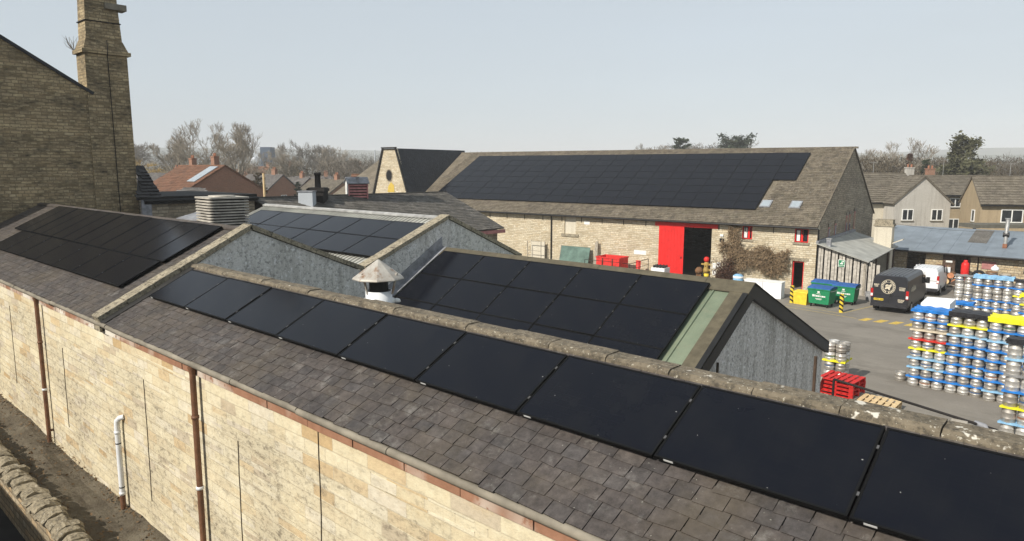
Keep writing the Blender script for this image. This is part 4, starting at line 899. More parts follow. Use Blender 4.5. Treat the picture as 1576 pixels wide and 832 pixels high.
# ------------------------------------------------------------------ bins, bollards, salt box
def wheelie(loc, rz, label):
    t = thing('waste_bin', label, 'waste bin', loc, rz, 'green waste bins with blue lids')
    m = MB(); frus(m, -.60, .60, -.46, .46, .22, -.68, .68, -.55, .55, 1.12); m.box(-.71, .71, -.58, .58, 1.10, 1.16); m.build('bin_body', M['green_bin'], t)
    m = MB(); m.prism([(-.70, -.57, 1.165), (-.70, .58, 1.165), (-.70, .55, 1.27), (-.70, .1, 1.32), (-.70, -.5, 1.24)], (1.4, 0, 0)); m.build('lid', M['bin_lid'], t)
    for x in (-.5, .5):
        for y in (-.36, .36): m = MB(); m.tube([(x - .03, y, .1), (x + .03, y, .1)], .1, 10); m.box(x - .045, x + .045, y - .03, y + .03, .12, .24); m.build('castor', M['rubber'], t)
    m = MB()
    for x, z, ww, hh in ((-.07, .92, .14, .10), (-.12, .84, .24, .03), (-.38, .66, .12, .13), (-.24, .66, .05, .13), (-.17, .66, .12, .10), (-.03, .66, .10, .10), (.1, .66, .05, .09), (.18, .66, .14, .09), (.34, .66, .07, .09), (-.2, .53, .4, .03), (-.15, .48, .3, .025)):
        yy = -.552 + (1.12 - z) * .1 + .0; m.obox((x, yy - .012, z), (ww, 0, 0), (0, .006, 0), (0, -.1 * hh, hh))
    m.build('lettering', M['white'], t)
    for s_ in (-1, 1): m = MB(); m.tube([(s_ * .70, -.5, 1.06), (s_ * .76, -.4, 1.06), (s_ * .76, .4, 1.06), (s_ * .70, .5, 1.06)], .018, 6); m.build('handle', M['galv'], t)
wheelie((-14.55, 44.75, 0), -.06, 'green waste bin with blue lid and white lettering, nearest of the three')
wheelie((-15.2, 47.2, 0), -.02, 'green waste bin half hidden behind the nearest one')
wheelie((-13.75, 46.75, 0), .02, 'green waste bin on the right, behind the striped bollard')
def bollard(loc, label):
    t = thing('striped_bollard', label, 'bollard', loc, 0, 'yellow and black bollards')
    m = MB(); m.tube([(0, 0, 0), (0, 0, 1.12)], .115, 14); m.build('post', M['yellow'], t)
    for k in range(4):
        m = MB(); n = 14; z = .1 + k * .27; lo = []; hi = []
        for i in range(n):
            a = 2 * math.pi * i / n; dz = -.07 * math.sin(a + .8) * 1.3; lo.append((.118 * math.cos(a), .118 * math.sin(a), z + dz)); hi.append((.118 * math.cos(a), .118 * math.sin(a), z + .12 + dz))
        m.mesh(lo + hi, [(i, (i + 1) % n, n + (i + 1) % n, n + i) for i in range(n)], 0, .5, True); m.build('stripe', M['black'], t)
bollard((-13.02, 43.6, 0), 'yellow and black striped bollard in front of the right waste bin'); bollard((-16.35, 44.6, 0), 'yellow and black striped bollard left of the yellow box')
t = thing('yellow_salt_box', 'yellow plastic box on the yard between a bollard and a green bin', 'box', (-15.75, 44.75, 0), -.1)
m = MB(); frus(m, -.40, .42, -.3, .3, 0, -.44, .46, -.34, .34, .74); m.build('box_body', M['yellow'], t)
m = MB(); m.prism([(-.46, -.36, .745), (-.46, .36, .745), (-.46, .3, .86), (-.46, -.3, .80)], (.94, 0, 0)); m.build('lid', M['yellow'], t)
t = thing('grey_bucket', 'grey bucket at the foot of the lean-to post behind the van', 'bucket', (-12.9, 48.8, 0)); m = MB(); m.lathe([(.2, 0), (.26, .6), (.24, .6), (.19, .04), (0, .04)], 0, 0, 14); m.build('pail', M['grey_plastic'], t)

# ------------------------------------------------------------------ vans
def van(name, label, loc, rz, paint, L=5.4, Wd=2.02, H=2.25, logo=False):
    t = thing(name, label, 'van', loc, rz)
    hw = Wd / 2; ks = [(0, .42, H - .03, .97, .86), (.10, .40, H, 1, .88), (2.0, .40, H + .02, 1, .89), (L - 1.75, .40, H, 1, .88), (L - 1.15, .40, H - .22, 1, .86), (L - .55, .40, 1.32, .98, .84), (L - .08, .42, 1.08, .92, .8), (L, .46, .85, .86, .78)]
    m = MB(); sec = []
    for y, a, b, w0, w1 in ks:
        s_ = []
        for x, z in ((-w0 * .97, a), (-w0, a + .15), (-w0, a + (b - a) * .42), (-(w0 * .4 + w1 * .6), a + (b - a) * .86), (-w1 * .94, b - .05), (-w1 * .8, b), (w1 * .8, b), (w1 * .94, b - .05), ((w0 * .4 + w1 * .6), a + (b - a) * .86), (w0, a + (b - a) * .42), (w0, a + .15), (w0 * .97, a)): s_.append((x * hw, y, z))
        sec += s_
    n = 12; m.mesh(sec, [(r * n + i, r * n + (i + 1) % n, (r + 1) * n + (i + 1) % n, (r + 1) * n + i) for r in range(len(ks) - 1) for i in range(n)] + [tuple(range(n)), tuple(range(n * len(ks) - n, n * len(ks)))[::-1]], 0, .5, False)
    for k in range(7): m.box(-.72 + k * .22, -.68 + k * .22, .25, L - 2.0, H + .0, H + .035)
    body = m.build('body', paint, t)
    m = MB(); m.box(-hw * .97, hw * .97, -.07, .06, .36, .56); m.build('bumper', M['black_plastic'], t)
    m = MB(); m.box(-.008, .008, -.012, -.001, .6, H - .2); m.box(-hw * .93, hw * .93, -.01, -.001, 1.06, 1.08); m.build('door_seam', M['black'], body)
    m = MB(); m.box(.04, .12, -.035, -.002, 1.0, 1.2); m.build('door_handle', M['black'], body)
    for s_ in (-1, 1):
        m = MB(); m.box(s_ * hw * .94 - .07, s_ * hw * .94 + .07, -.03, .08, .92, 1.42); tl = m.build('tail_light', M['tail_red'], t)
        q = MB(); q.box(s_ * hw * .94 - .06, s_ * hw * .94 + .06, -.036, -.031, .96, 1.12); q.build('reverse_lens', M['white'], tl)
        for y in (1.05, L - 1.0):
            m = MB(); m.tube([(s_ * (hw - .24), y, .34), (s_ * (hw + .005), y, .34)], .34, 20); wq = m.build('wheel', M['rubber'], t)
            q = MB(); q.tube([(s_ * (hw - .02), y, .34), (s_ * (hw + .015), y, .34)], .2, 14); q.build('rim', M['galv'], wq)
        m = MB(); m.prism([(s_ * (hw * .955), L - 2.0, 1.42), (s_ * (hw * .955), L - 1.0, 1.36), (s_ * (hw * .92), L - 1.3, 1.88), (s_ * (hw * .9), L - 2.0, 1.95)], (s_ * .06, 0, 0)); m.build('side_window', M['car_glass'], t)
        m = MB(); m.box(s_ * (hw + .12) - .1, s_ * (hw + .12) + .1, L - 1.25, L - 1.1, 1.35, 1.72); m.build('wing_mirror', paint if not logo else M['black'], t)
    m = MB(); m.prism([(-hw * .78, L - 1.08, H - .24), (hw * .78, L - 1.08, H - .24), (hw * .84, L - .6, 1.38), (-hw * .84, L - .6, 1.38)], (0, .03, .03)); m.build('windscreen', M['car_glass'], t)
    m = MB(); m.box(-.82, -.30, -.022, -.004, .72, .84); pl = m.build('number_plate', M['yellow'], t)
    if logo:
        q = MB()
        for k, x in enumerate((-.77, -.70, -.63, -.56, -.48, -.42, -.36)): q.box(x, x + .035, -.026, -.023, .745, .815)
        q.build('plate_characters', M['black'], pl)
        m = MB(); cx, cz = .03 - .12, 1.58; n = 40
        def ring(r0, r1, y):
            a = [(cx + r0 * .92 * math.cos(6.2832 * k / n), y, cz + r0 * math.sin(6.2832 * k / n)) for k in range(n)]; b = [(cx + r1 * .92 * math.cos(6.2832 * k / n), y, cz + r1 * math.sin(6.2832 * k / n)) for k in range(n)]
            m.mesh(a + b, [(k, (k + 1) % n, n + (k + 1) % n, n + k) for k in range(n)], 0, .5)
        ring(.40, .425, -.013); ring(.27, .285, -.013)
        for k in range(22):
            if k in (5, 6, 16): continue
            a = 6.2832 * k / 22; ca, sa = math.cos(a), math.sin(a); r0, r1 = .305, .375; dd = .03
            m.face([(cx + (r0 * ca - dd * sa) * .92, -.013, cz + r0 * sa + dd * ca), (cx + (r0 * ca + dd * sa) * .92, -.013, cz + r0 * sa - dd * ca), (cx + (r1 * ca + dd * sa) * .92, -.013, cz + r1 * sa - dd * ca), (cx + (r1 * ca - dd * sa) * .92, -.013, cz + r1 * sa + dd * ca)], 0, .5)
        for px, pz, rr_ in ((-.06, .06, .12), (.08, .05, .11), (.0, -.04, .14), (.14, .12, .06), (-.12, -.1, .07), (.06, -.16, .05)):
            m.face([(cx + px + rr_ * math.cos(6.2832 * k / 9) * R.uniform(.75, 1.1), -.013, cz + pz + rr_ * .8 * math.sin(6.2832 * k / 9) * R.uniform(.75, 1.1)) for k in range(9)], 0, .5)
        m.build('roundel', M['cream_logo'], body)
        m = MB()
        for x0, x1, z in ((-.86, -.58, 1.66), (-.86, -.60, 1.60), (-.82, -.62, 1.53), (.50, .84, 1.56), (.50, .84, 1.48), (.52, .8, 1.41), (.47, .82, .84), (.47, .82, .77), (.5, .75, .70)):
            x = x0
            while x < x1 - .02: ww = R.uniform(.02, .05); m.box(x, min(x + ww, x1), -.013, -.011, z, z + .045); x += ww + .014
        m.build('rear_lettering', M['cream_logo'], body)
        m = MB()
        for k in range(7): y = .75 + k * .18; hgt = (.25, .4, .3, .55, .3, .4, .25)[k]; m.box(hw * .985, hw * 1.004, y, y + .06, 1.38 - hgt * .3, 1.38 + hgt * .5)
        m.box(hw * .97, hw * 1.004, .7, 2.0, 1.35, 1.39); m.build('side_lettering', M['cream_logo'], body)
    return t
van('delivery_van', 'dark navy delivery van with round cream emblem on its rear doors parked by the lean-to', (-10.9, 45.35, 0), .03, M['van_paint'], 6.0, logo=True)
van('small_white_van', 'white van parked in front of the dark delivery van', (-10.75, 53.3, 0), .05, M['van_white'], 4.3, 1.7, 1.85)

# ------------------------------------------------------------------ lean-to against the barn gable
off = (-10.5, 57, 0)
t = thing('timber_lean_to', 'weathered slatted timber lean-to with pale sheet roof against the barn gable', 'lean-to', b2w(*off), BA)
m = MB(); slab(m, (-12.07, 51.2, 3.42), (3.4, 0, -1.05), (0, 12.2, 0), .06, 0, .4)
for k in range(4): m.obox((-12.07, 51.2 + k * 3.03, 3.425), (3.4, 0, -1.05), (0, 3.0, 0), (0, 0, .012))
m.build('sheet_roof', M['pale_sheet'], t, off)
for k in range(17):
    x = -12.0 + k * .235; m = MB(); m.box(x, x + (.14 if k % 2 else .20), 51.56 - (.03 if k % 2 else 0), 51.6 - (.03 if k % 2 else 0), 0, 3.33 - (x + 12) * .31); m.build('slat', M['pale_wood'], t, off)
m = MB(); m.box(-9.0, -8.86, 51.45, 51.6, 0, 2.4); m.build('post', M['old_wood'], t, off)
m = MB(); m.box(-9.0, -8.88, 55.5, 55.62, 0, 2.4); m.build('post', M['dark_wood'], t, off)
m = MB(); m.box(-9.0, -8.88, 60.5, 60.62, 0, 2.4); m.build('post', M['dark_wood'], t, off)
m = MB(); m.box(-12, -8.9, 63.2, 63.3, 0, 2.5); m.build('back_boarding', M['dark_wood'], t, off)
m = MB(); m.box(-11.98, -9.05, 51.64, 51.7, 0, 2.3); m.build('dark_backing', M['void'], t, off)  # near-black sheet in place of the shade behind the slats
m = MB(); m.obox((-12.06, 51.2, 3.44), (.16, 0, -.04), (0, 12.2, 0), (0, 0, .14)); m.build('flashing', M['lead'], t, off)
m = MB(); m.box(-10.62, -10.18, 51.50, 51.525, 1.85, 2.35); sg = m.build('safety_sign', M['white'], t, off)
m = MB(); m.box(-10.59, -10.21, 51.495, 51.499, 1.98, 2.32); m.box(-10.59, -10.21, 51.495, 51.499, 1.87, 1.95); m.build('green_ground', M['green_bin'], sg, off)
m = MB(); m.obox((-10.5, 51.49, 2.05), (.2, 0, 0), (0, .003, 0), (.0, 0, .07)); m.obox((-10.42, 51.49, 2.12), (.06, 0, 0), (0, .003, 0), (.02, 0, .12)); m.obox((-10.34, 51.49, 2.2), (.09, 0, 0), (0, .003, 0), (.0, 0, .07)); m.build('white_symbol', M['white'], sg, off)
p = b2w(-11.35, 51.75, 3.15)
t = thing('square_flue', 'short square sheet-metal flue on the lean-to roof edge by the barn corner', 'flue', p, BA)
m = MB(); m.box(-.14, .14, -.14, .14, 0, .55); m.build('flue_box', M['lead'], t); m = MB(); m.box(-.17, .17, -.17, .17, .55, .6); m.build('cap', M['galv'], t)
p = b2w(-9.45, 61.3)
t = thing('rendered_chimney_stub', 'rust stained cream rendered chimney with a broad stone cap behind the lean-to', 'chimney', p, BA)
m = MB(); m.box(-.62, .62, -.55, .55, 0, 4.1); m.build('shaft', M['cream_render'], t)
m = MB(); m.box(-.7, .7, -.62, .62, 4.1, 4.28); m.box(-.62, .62, -.55, .55, 4.28, 4.62); m.build('cap', M['verge'], t)
m = MB(); m.obox((.62, -.4, 2.75), (.75, 0, .35), (0, .8, 0), (0, 0, .07)); m.build('side_ledge', M['cream_render'], t)

# ------------------------------------------------------------------ long low shed with blue-grey sheet roof
off = (-11, 65, 0)
t = thing('low_stone_shed', 'long low stone shed with patched blue-grey sheet roof and open dark doorway', 'shed', off)
m = MB(); wall_with_holes(m, -17, -6.0, -.1, 2.0, 64.0, 64.4, [(-14.35, -12.95, -.1, 1.95), (-11.75, -9.85, -.1, 1.95)]); m.box(-17, -6, 69.4, 69.7, 0, 3.4); m.box(-6.3, -6, 64.4, 69.4, 0, 2.9); m.box(-17, -16.7, 64.4, 69.4, 0, 2.9)
m.build('wall', M['rubble'], t, off)
m = MB(); x = -17.2
for k in range(10):
    ww = 1.17; slab(m, (x, 63.35, 1.98), (ww - .01, 0, R.uniform(-.01, .01)), (0, 6.5, 1.55), .05, 0, .5); x += ww
m.build('sheet_roof', M['blue_roof'], t, off)
for x0, x1, y0, y1 in ((-10.55, -9.25, 66.3, 69.6), (-6.7, -5.6, 66.0, 69.7)):
    m = MB(); f = 1.55 / 6.5; m.obox((x0, y0, 1.98 + (y0 - 63.35) * f + .004), (x1 - x0, 0, 0), (0, y1 - y0, (y1 - y0) * f), (0, 0, .02)); m.build('patch_sheet', M['old_slate'], t, off)
m = MB(); m.tube([(-17.1, 63.3, 1.95), (-5.6, 63.3, 1.9)], .07, 6); m.build('gutter', M['black'], t, off)
m = MB(); m.box(-11.72, -10.85, 63.9, 63.96, 0, 1.92); d = m.build('door', M['dark_wood'], t, off)
m = MB(); m.box(-11.5, -11.05, 63.885, 63.899, 1.2, 1.35); m.build('door_sign', M['white'], d, off)
m = MB(); m.box(-9.1, -8.2, 63.95, 64.0, .9, 1.5); m.build('shutter', M['pink_wood'], t, off)
m = MB(); m.tube([(-9.35, 63.9, 0), (-9.35, 63.9, 1.9)], .04, 6); m.build('downpipe', M['black'], t, off)
p = (-7.95, 65.6, 2.5)
t = thing('steel_flue', 'shiny steel flue pipe with dark collar standing on the blue-grey roof', 'flue', p)
m = MB(); m.tube([(0, 0, 0), (0, 0, 1.2), (0, .1, 1.5), (0, .15, 2.2)], .14, 14); m.tube([(0, .15, 2.2), (0, .15, 2.28)], .19, 14); m.build('pipe', M['galv'], t)
m = MB(); m.tube([(-.2, .02, 1.0), (.2, .02, 1.0)], .2, 12); m.build('collar', M['black'], t); m = MB(); m.box(-.14, .14, -.2, .12, -.05, .3); m.build('base', M['orange_pot'], t)
# low rubble outbuilding at the right edge
off = (-3.5, 55, 0)
t = thing('slate_outbuilding', 'low rubble outbuilding whose stone slate roof slopes in at the right edge', 'building', off)
m = MB(); m.box(-5.2, 2, 53.6, 58.6, 0, 2.15); m.prism([(-5.2, 53.62, 2.15), (-5.2, 58.6, 2.15), (-5.2, 56.1, 3.5)], (.3, 0, 0)); m.build('wall', M['rubble'], t, off)
m = MB(); sl = math.hypot(2.7, 1.45); slab(m, (-5.4, 53.4, 2.1), (8, 0, 0), (0, 2.7, 1.45), .06, 0, .4); slab(m, (-5.4, 58.8, 2.1), (8, 0, 0), (0, -2.7, 1.45), .06, 0, .4)
tiles(m, (-5.4, 53.4, 2.12), (1, 0, 0), (0, 1, 1.45 / 2.7), 8, sl, .3, .24, .02); m.build('roof', M['old_slate'], t, off)

# ------------------------------------------------------------------ clutter before the low shed
t = thing('red_gas_cylinder', 'tall red gas cylinder standing before the low stone shed', 'gas cylinder', (-9.95, 62.6, 0))
m = MB(); m.lathe([(.0, 0), (.26, .0), (.28, .06), (.28, 1.25), (.24, 1.4), (.1, 1.5), (.0, 1.5)], 0, 0, 16); m.build('bottle', M['red'], t)
m = MB(); m.lathe([(.13, 1.46), (.14, 1.62), (.12, 1.62)], 0, 0, 12); m.build('valve_guard', M['red'], t)
t = thing('spare_wheel', 'black tyre leaning on the low shed wall beside the red gas cylinder', 'tyre', (-9.1, 63.1, .42), 0, None, (0.12, 0, 0))
m = MB(); m.tube([(.38 * math.cos(k * .2618), 0, .38 * math.sin(k * .2618)) for k in range(25)], .11, 8, caps=False); m.build('tread', M['rubber'], t)
m = MB(); m.tube([(0, -.05, 0), (0, .05, 0)], .17, 12); m.build('hub', M['rusty'], t)
def cask_up(loc, label, mat, s=1.0):
    t = thing('oak_barrel', label, 'barrel', loc, R.uniform(0, 3))
    m = MB(); m.lathe([(0, .02), (.30 * s, 0), (.36 * s, .25 * s), (.385 * s, .45 * s), (.36 * s, .65 * s), (.30 * s, .9 * s), (.27 * s, .9 * s), (.27 * s, .86 * s), (0, .86 * s)], 0, 0, 16); m.build('staves', mat, t)
    for z, r in ((.12, .335), (.3, .374), (.6, .374), (.8, .33)): m = MB(); m.lathe([(r * s, z * s), (r * s + .012, z * s), (r * s + .012, z * s + .05), (r * s, z * s + .05)], 0, 0, 16); m.build('hoop', M['keg_band'], t)
cask_up((-8.1, 61.6, 0), 'dark oak barrel standing right of the leaning tyre', M['cask_wood'], 1.15); cask_up((-7.2, 61.2, 0), 'pale hooped barrel beside the dark oak barrel', M['old_wood'], 1.1)
k = 0
for z, xs in ((.26, (0, .56, 1.12, 1.68)), (.72, (.28, .84, 1.40)), (1.16, (.56, 1.12))):
    for x in xs:
        t = thing('lying_cask', 'wooden cask lying end-on in the low pile right of the white van, %s' % ['bottom row leftmost', 'bottom row second', 'bottom row third', 'bottom row rightmost', 'middle row left', 'middle row centre', 'middle row right', 'top left', 'top right'][k], 'cask', (-11.6 + x, 58.8 + R.uniform(-.04, .04), z + .12), 0, 'casks lying in the pile'); k += 1
        m = MB(); m.tube([(0, 0, 0), (0, .12, 0), (0, .35, 0), (0, .58, 0), (0, .7, 0)], [.22, .25, .275, .25, .22], 14, caps=False); m.build('staves', M['cask_wood'], t)
        m = MB(); m.tube([(0, .02, 0), (0, .05, 0)], .215, 14); m.build('cask_head', M['cask_end'] if k % 3 else M['pine'], t)
t = thing('cask_pallet', 'long wooden pallet under the pile of lying casks', 'pallet', (-11.9, 58.6, 0)); m = MB(); m.box(0, 2.7, 0, .9, .1, .14); m.build('deck', M['old_wood'], t)
m = MB()
for x in (0, 1.25, 2.55): m.box(x, x + .14, 0, .9, 0, .1)
m.build('bearers', M['old_wood'], t)
t = thing('low_brown_trailer', 'low flat maroon-brown deck behind the far kegs', 'trailer', (-9.6, 55.6, 0)); m = MB(); m.box(0, 3.6, 0, 1.4, .62, .78); m.build('deck', M['dark_wood'], t)
for x in (.5, 3.0): m = MB(); m.tube([(x, -.02, .3), (x, .1, .3)], .3, 12); m.build('wheel', M['rubber'], t)
for k, (x, y, s_) in enumerate(((-10.6, 62.9, .45), (-8.0, 62.2, .5), (-7.6, 60.9, .35))):
    m = MB(); m.lathe([(0, 0), (.35, .02), (.42, .2), (.36, .42), (.15, .55), (.08, .7), (0, .7)], 0, 0, 9); o = m.build('white_sack', M['white_plastic']); o.location = (x, y, 0 if k == 0 else (1.03, .0)[k - 1]); o.scale = (s_ * 1.3, s_, s_ * 1.3); tag(o, ['white sack slumped in the dark shed doorway', 'white sack lying on top of the dark oak barrel', 'small white sack by the pale barrel'][k], 'sack')

# ------------------------------------------------------------------ things along the barn front
def bt(name, label, cat, x, y, z=0, rz=0.0, group=None): return thing(name, label, cat, b2w(x, y, z), BA + rz, group)
t = bt('red_skip', 'open topped red metal skip beside the barn wall, left of the red door', 'skip', -27.2, 49.7)
m = MB()
for a in ((-1.05, 1.05, -.75, -.69), (-1.05, 1.05, .69, .75)): m.box(a[0], a[1], a[2], a[3], .1, 1.45)
m.box(-1.05, -.99, -.69, .69, .1, 1.45); m.box(.99, 1.05, -.69, .69, .1, 1.45); m.box(-.99, .99, -.69, .69, .1, .16); m.build('tub', M['skip_red'], t)
m = MB(); m.box(-1.1, 1.1, -.8, -.75, 1.38, 1.47); m.box(-1.1, 1.1, .75, .8, 1.38, 1.47); m.box(1.05, 1.1, -.75, .75, 1.38, 1.47); m.box(-1.1, -1.05, -.75, .75, 1.38, 1.47); m.build('rim', M['skip_red'], t)
for x in (-.5, .4): m = MB(); m.box(x, x + .07, -.80, -.752, .1, 1.36); m.build('rib', M['dark_wood'], t)
for sx in (-.8, .8): m = MB(); m.tube([(sx, -.4, .1), (sx, .4, .1)], .1, 10); m.build('roller', M['rubber'], t)
t = bt('chalk_green_board', 'large grey-green board leaning against the barn wall', 'board', -31.6, 51.0); m = MB(); m.obox((-1.45, -.25, .2), (2.9, 0, 0), (0, .04, 0), (0, .45, 1.62)); m.build('panel', M['grey_green_board'], t); m = MB(); m.obox((-1.5, -.27, .16), (.05, 0, 0), (0, .06, 0), (0, .45, 1.7)); m.build('edge_batten', M['old_wood'], t)
t = bt('steel_cage_trolley', 'tall pale roll cage standing against the barn wall beside the black downpipe', 'roll cage', -35.6, 50.9)
for x in (-.75, .72): m = MB(); m.box(x, x + .05, -.3, -.25, 0, 2.1); m.box(x, x + .05, .3, .35, 0, 2.1); m.build('upright', M['old_wood'], t)
for z in (.3, .8, 1.2, 2.05): m = MB(); m.box(-.75, .77, -.3, -.27, z, z + .05); m.build('rail', M['old_wood'], t)
m = MB(); m.box(-.74, .76, .3, .33, .1, 2.0); m.build('back_panel', M['cream_render'], t)
t = bt('leaning_timbers', 'bundle of grey timber lengths propped upright by the green board', 'timber', -29.75, 51.1)
for k in range(4): m = MB(); m.obox((k * .1, -.1 - .04 * k, 0), (.08, 0, 0), (0, .05, 0), (R.uniform(-.05, .05), .35, 2.3 + R.uniform(-.3, .2))); m.build('plank', M['old_wood'], t)
t = bt('steel_handrail', 'dark metal handrail stepping up towards the red barn door', 'handrail', -24.6, 49.5)
pts = [(-2.0, 0, 1.0), (-.9, 0, 1.0), (.7, 0, 1.55)]
m = MB(); m.tube(pts, .025, 6); m.tube([(a, b, c - .45) for a, b, c in pts], .02, 6); m.build('rail', M['cast_iron'], t)
for x, h in ((-2.0, 1.0), (-.9, 1.0), (-.1, 1.28), (.7, 1.55)): m = MB(); m.tube([(x, 0, 0), (x, 0, h)], .025, 6); m.build('baluster', M['cast_iron'], t)
t = bt('steel_handrail', 'dark metal handrail in front of the red skip', 'handrail', -28.0, 48.4)
m = MB(); m.tube([(-1.0, 0, 1.2), (2.2, 0, 1.2)], .022, 6); m.tube([(-1.0, 0, .6), (2.2, 0, .6)], .02, 6); m.build('rail', M['cast_iron'], t)
for x in (-1.0, .6, 2.2): m = MB(); m.tube([(x, 0, 0), (x, 0, 1.2)], .025, 6); m.build('baluster', M['cast_iron'], t)
t = bt('white_crate', 'white crate of dark bottles by the foot of the red door', 'crate', -22.9, 49.6); m = MB(); m.box(-.55, .55, -.5, .5, 0, .95); m.build('crate_body', M['white_plastic'], t)
for k in range(12): m = MB(); m.lathe([(.09, .95), (.09, 1.08), (.03, 1.15), (0, 1.15)], -.4 + (k % 4) * .26, -.32 + (k // 4) * .3, 8); m.build('bottle', M['black'], t)
t = bt('red_bucket', 'small red bucket at the end of the handrail by the barn', 'bucket', -25.2, 50.4, .75); m = MB(); m.lathe([(.16, -.75), (.2, .45), (.18, .45), (0, .0)], 0, 0, 12); m.build('pail', M['skip_red'], t)
t = bt('yellow_wheeled_machine', 'yellow wheeled machine with a round orange cap in the open barn doorway', 'machine', -20.3, 52.35)
m = MB(); m.lathe([(0, .45), (.26, .45), (.24, .7), (.17, .95), (.22, 1.15), (.14, 1.28), (0, 1.3)], 0, 0, 12); m.build('casing', M['dull_ochre'], t)
m = MB(); m.lathe([(0, 1.27), (.12, 1.29), (.21, 1.4), (.23, 1.52), (.17, 1.66), (0, 1.72)], 0, 0, 14); m.build('round_cap', M['skip_red'], t)
m = MB(); m.box(-.42, .42, -.06, .06, 1.05, 1.17); m.box(.1, .42, -.08, .08, .6, .75); m.build('handlebar', M['dull_ochre'], t)
for x in (-.25, .25): m = MB(); m.tube([(x - .04, 0, .2), (x + .04, 0, .2)], .2, 12); m.box(x - .03, x + .03, -.03, .03, .2, .5); m.build('wheel', M['rubber'], t)
m = MB(); m.lathe([(0, .35), (.3, .35), (.34, .6), (.2, .8), (0, .85)], -.62, .1, 10); m.box(-.8, -.4, -.05, .25, 0, .36); m.build('motor', M['cask_wood'], t)
t = bt('yellow_bucket', 'yellow bucket with pale lid on the barn doorway floor', 'bucket', -19.95, 51.5); m = MB(); m.lathe([(0, 0), (.16, 0), (.2, .5), (0, .5)], 0, 0, 12); m.build('pail', M['yellow'], t); m = MB(); m.lathe([(.21, .22), (.21, .3), (.2, .3)], 0, 0, 12); m.build('band', M['black'], t)
t = bt('white_cabinet', 'white two-door cabinet at the barn wall below the dry creeper', 'cabinet', -13.95, 47.2)
m = MB(); m.box(-1.5, .95, -.4, .4, 0, 1.06); m.build('case', M['white_plastic'], t); m = MB(); m.box(-.28, -.26, -.404, -.4, .03, 1.04); m.build('door_gap', M['black'], t); m = MB(); m.box(-1.54, .99, -.43, .42, 1.06, 1.10); m.build('top', M['white'], t)
t = bt('pale_blue_drum', 'small pale blue-white drum at the foot of the dry creeper', 'drum', -17.2, 50.7); m = MB(); m.lathe([(.36, 0), (.38, .3), (.36, .72), (.2, .82), (0, .84)], 0, 0, 12); m.build('drum_body', M['lblue_plastic'], t); m = MB(); m.lathe([(.385, .55), (.39, .68), (.36, .68)], 0, 0, 12); m.build('lid_ring', M['white'], t)

# dry creeper on the barn wall and bush at its foot
def twig_mass(m, fn, n, ln, r=.012, droop=.4):
    for _ in range(n):
        p = fn(); d = Vector((R.gauss(0, 1), R.gauss(0, .5), R.gauss(-droop, .8))).normalized(); q = p + d * ln * R.uniform(.4, 1.1); e = q + (d + Vector((R.gauss(0, .5), R.gauss(0, .3), R.gauss(-.3, .4)))) * ln * .5
        m.tube([p, q, e], [r, r * .8, r * .3], 3, caps=False, smooth=False)
        for s_ in range(2):
            c = p.lerp(q, R.random()); a = Vector((R.gauss(0, 1), R.gauss(0, 1), R.gauss(0, 1))) * .045; b = Vector((R.gauss(0, 1), R.gauss(0, 1), R.gauss(0, 1))) * .045; m.face([c, c + a, c + a + b, c + b])
off = (-16, 51.4, 0)
t = thing('dry_creeper', 'leafless brown creeper sprawling over the barn wall between the two red windows', 'climbing plant', b2w(*off), BA)
def crp():
    while True:
        x = R.uniform(-18.9, -13.9); z = R.uniform(.9, 4.35)
        top = 2.75 + .25 * math.sin(x * 3.1) + (1.5 if -18.35 < x < -17.5 else 0); bot = 1.2 + .3 * math.sin(x * 2.2)
        if x < -18.3: top = 3.1; bot = 2.3
        if bot < z < top: return Vector((x, FY - .08 - abs(R.gauss(0, .16)) - (.25 if z < 2.4 and x > -17.3 else 0), z))
m = MB(); twig_mass(m, crp, 2300, .34); m.build('twigs', M['dry_vine'], t, off)
m = MB()
for k in range(7): m.tube([(-17.9 + R.uniform(-.3, .3), FY - .06, 0), (-17.9 + R.uniform(-.3, .3), FY - .05, 1.5), (-17.9 + R.uniform(-1, 2.5), FY - .08, 3)], [.04, .03, .015], 5)
m.build('stems', M['bark'], t, off)
off = (-18.3, 51.0, 0)
t = thing('reddish_bare_bush', 'reddish brown bare bush at the foot of the barn wall by the open doorway', 'bush', b2w(*off), BA)
m = MB(); twig_mass(m, lambda: Vector((-18.35 + R.gauss(0, .38), 51.1 - abs(R.gauss(0, .2)), abs(R.gauss(0, .75)))), 700, .35, .012, -.9); m.build('twigs', M['bronze_shrub'], t, off)

# ------------------------------------------------------------------ houses beyond the yard
def win(mb_parent, face, x, z, ww, hh, panes=2):
    """a white framed window on a wall; face(x, out, z) maps wall coordinates to local ones"""
    m = MB(); t_ = .09
    def bx(mm, x0, x1, o0, o1, z0, z1):
        p = [face(a, o, c) for c in (z0, z1) for a, o in ((x0, o0), (x1, o0), (x1, o1), (x0, o1))]; mm.hexa(p)
    bx(m, x, x + ww, .0, .06, z, z + t_); bx(m, x, x + ww, .0, .06, z + hh - t_, z + hh); bx(m, x, x + t_, .0, .06, z + t_, z + hh - t_); bx(m, x + ww - t_, x + ww, .0, .06, z + t_, z + hh - t_)
    for k in range(1, panes): c = x + ww * k / panes; bx(m, c - .05, c + .05, .0, .06, z + t_, z + hh - t_)
    f = m.build('window', M['white'], mb_parent); q = MB(); bx(q, x + t_, x + ww - t_, .005, .02, z + t_, z + hh - t_); q.build('pane', M['win_glass'], f)
    q = MB(); bx(q, x - .08, x + ww + .08, 0, .12, z - .09, z - .01); q.build('sill', M['gutter_stone'], f)
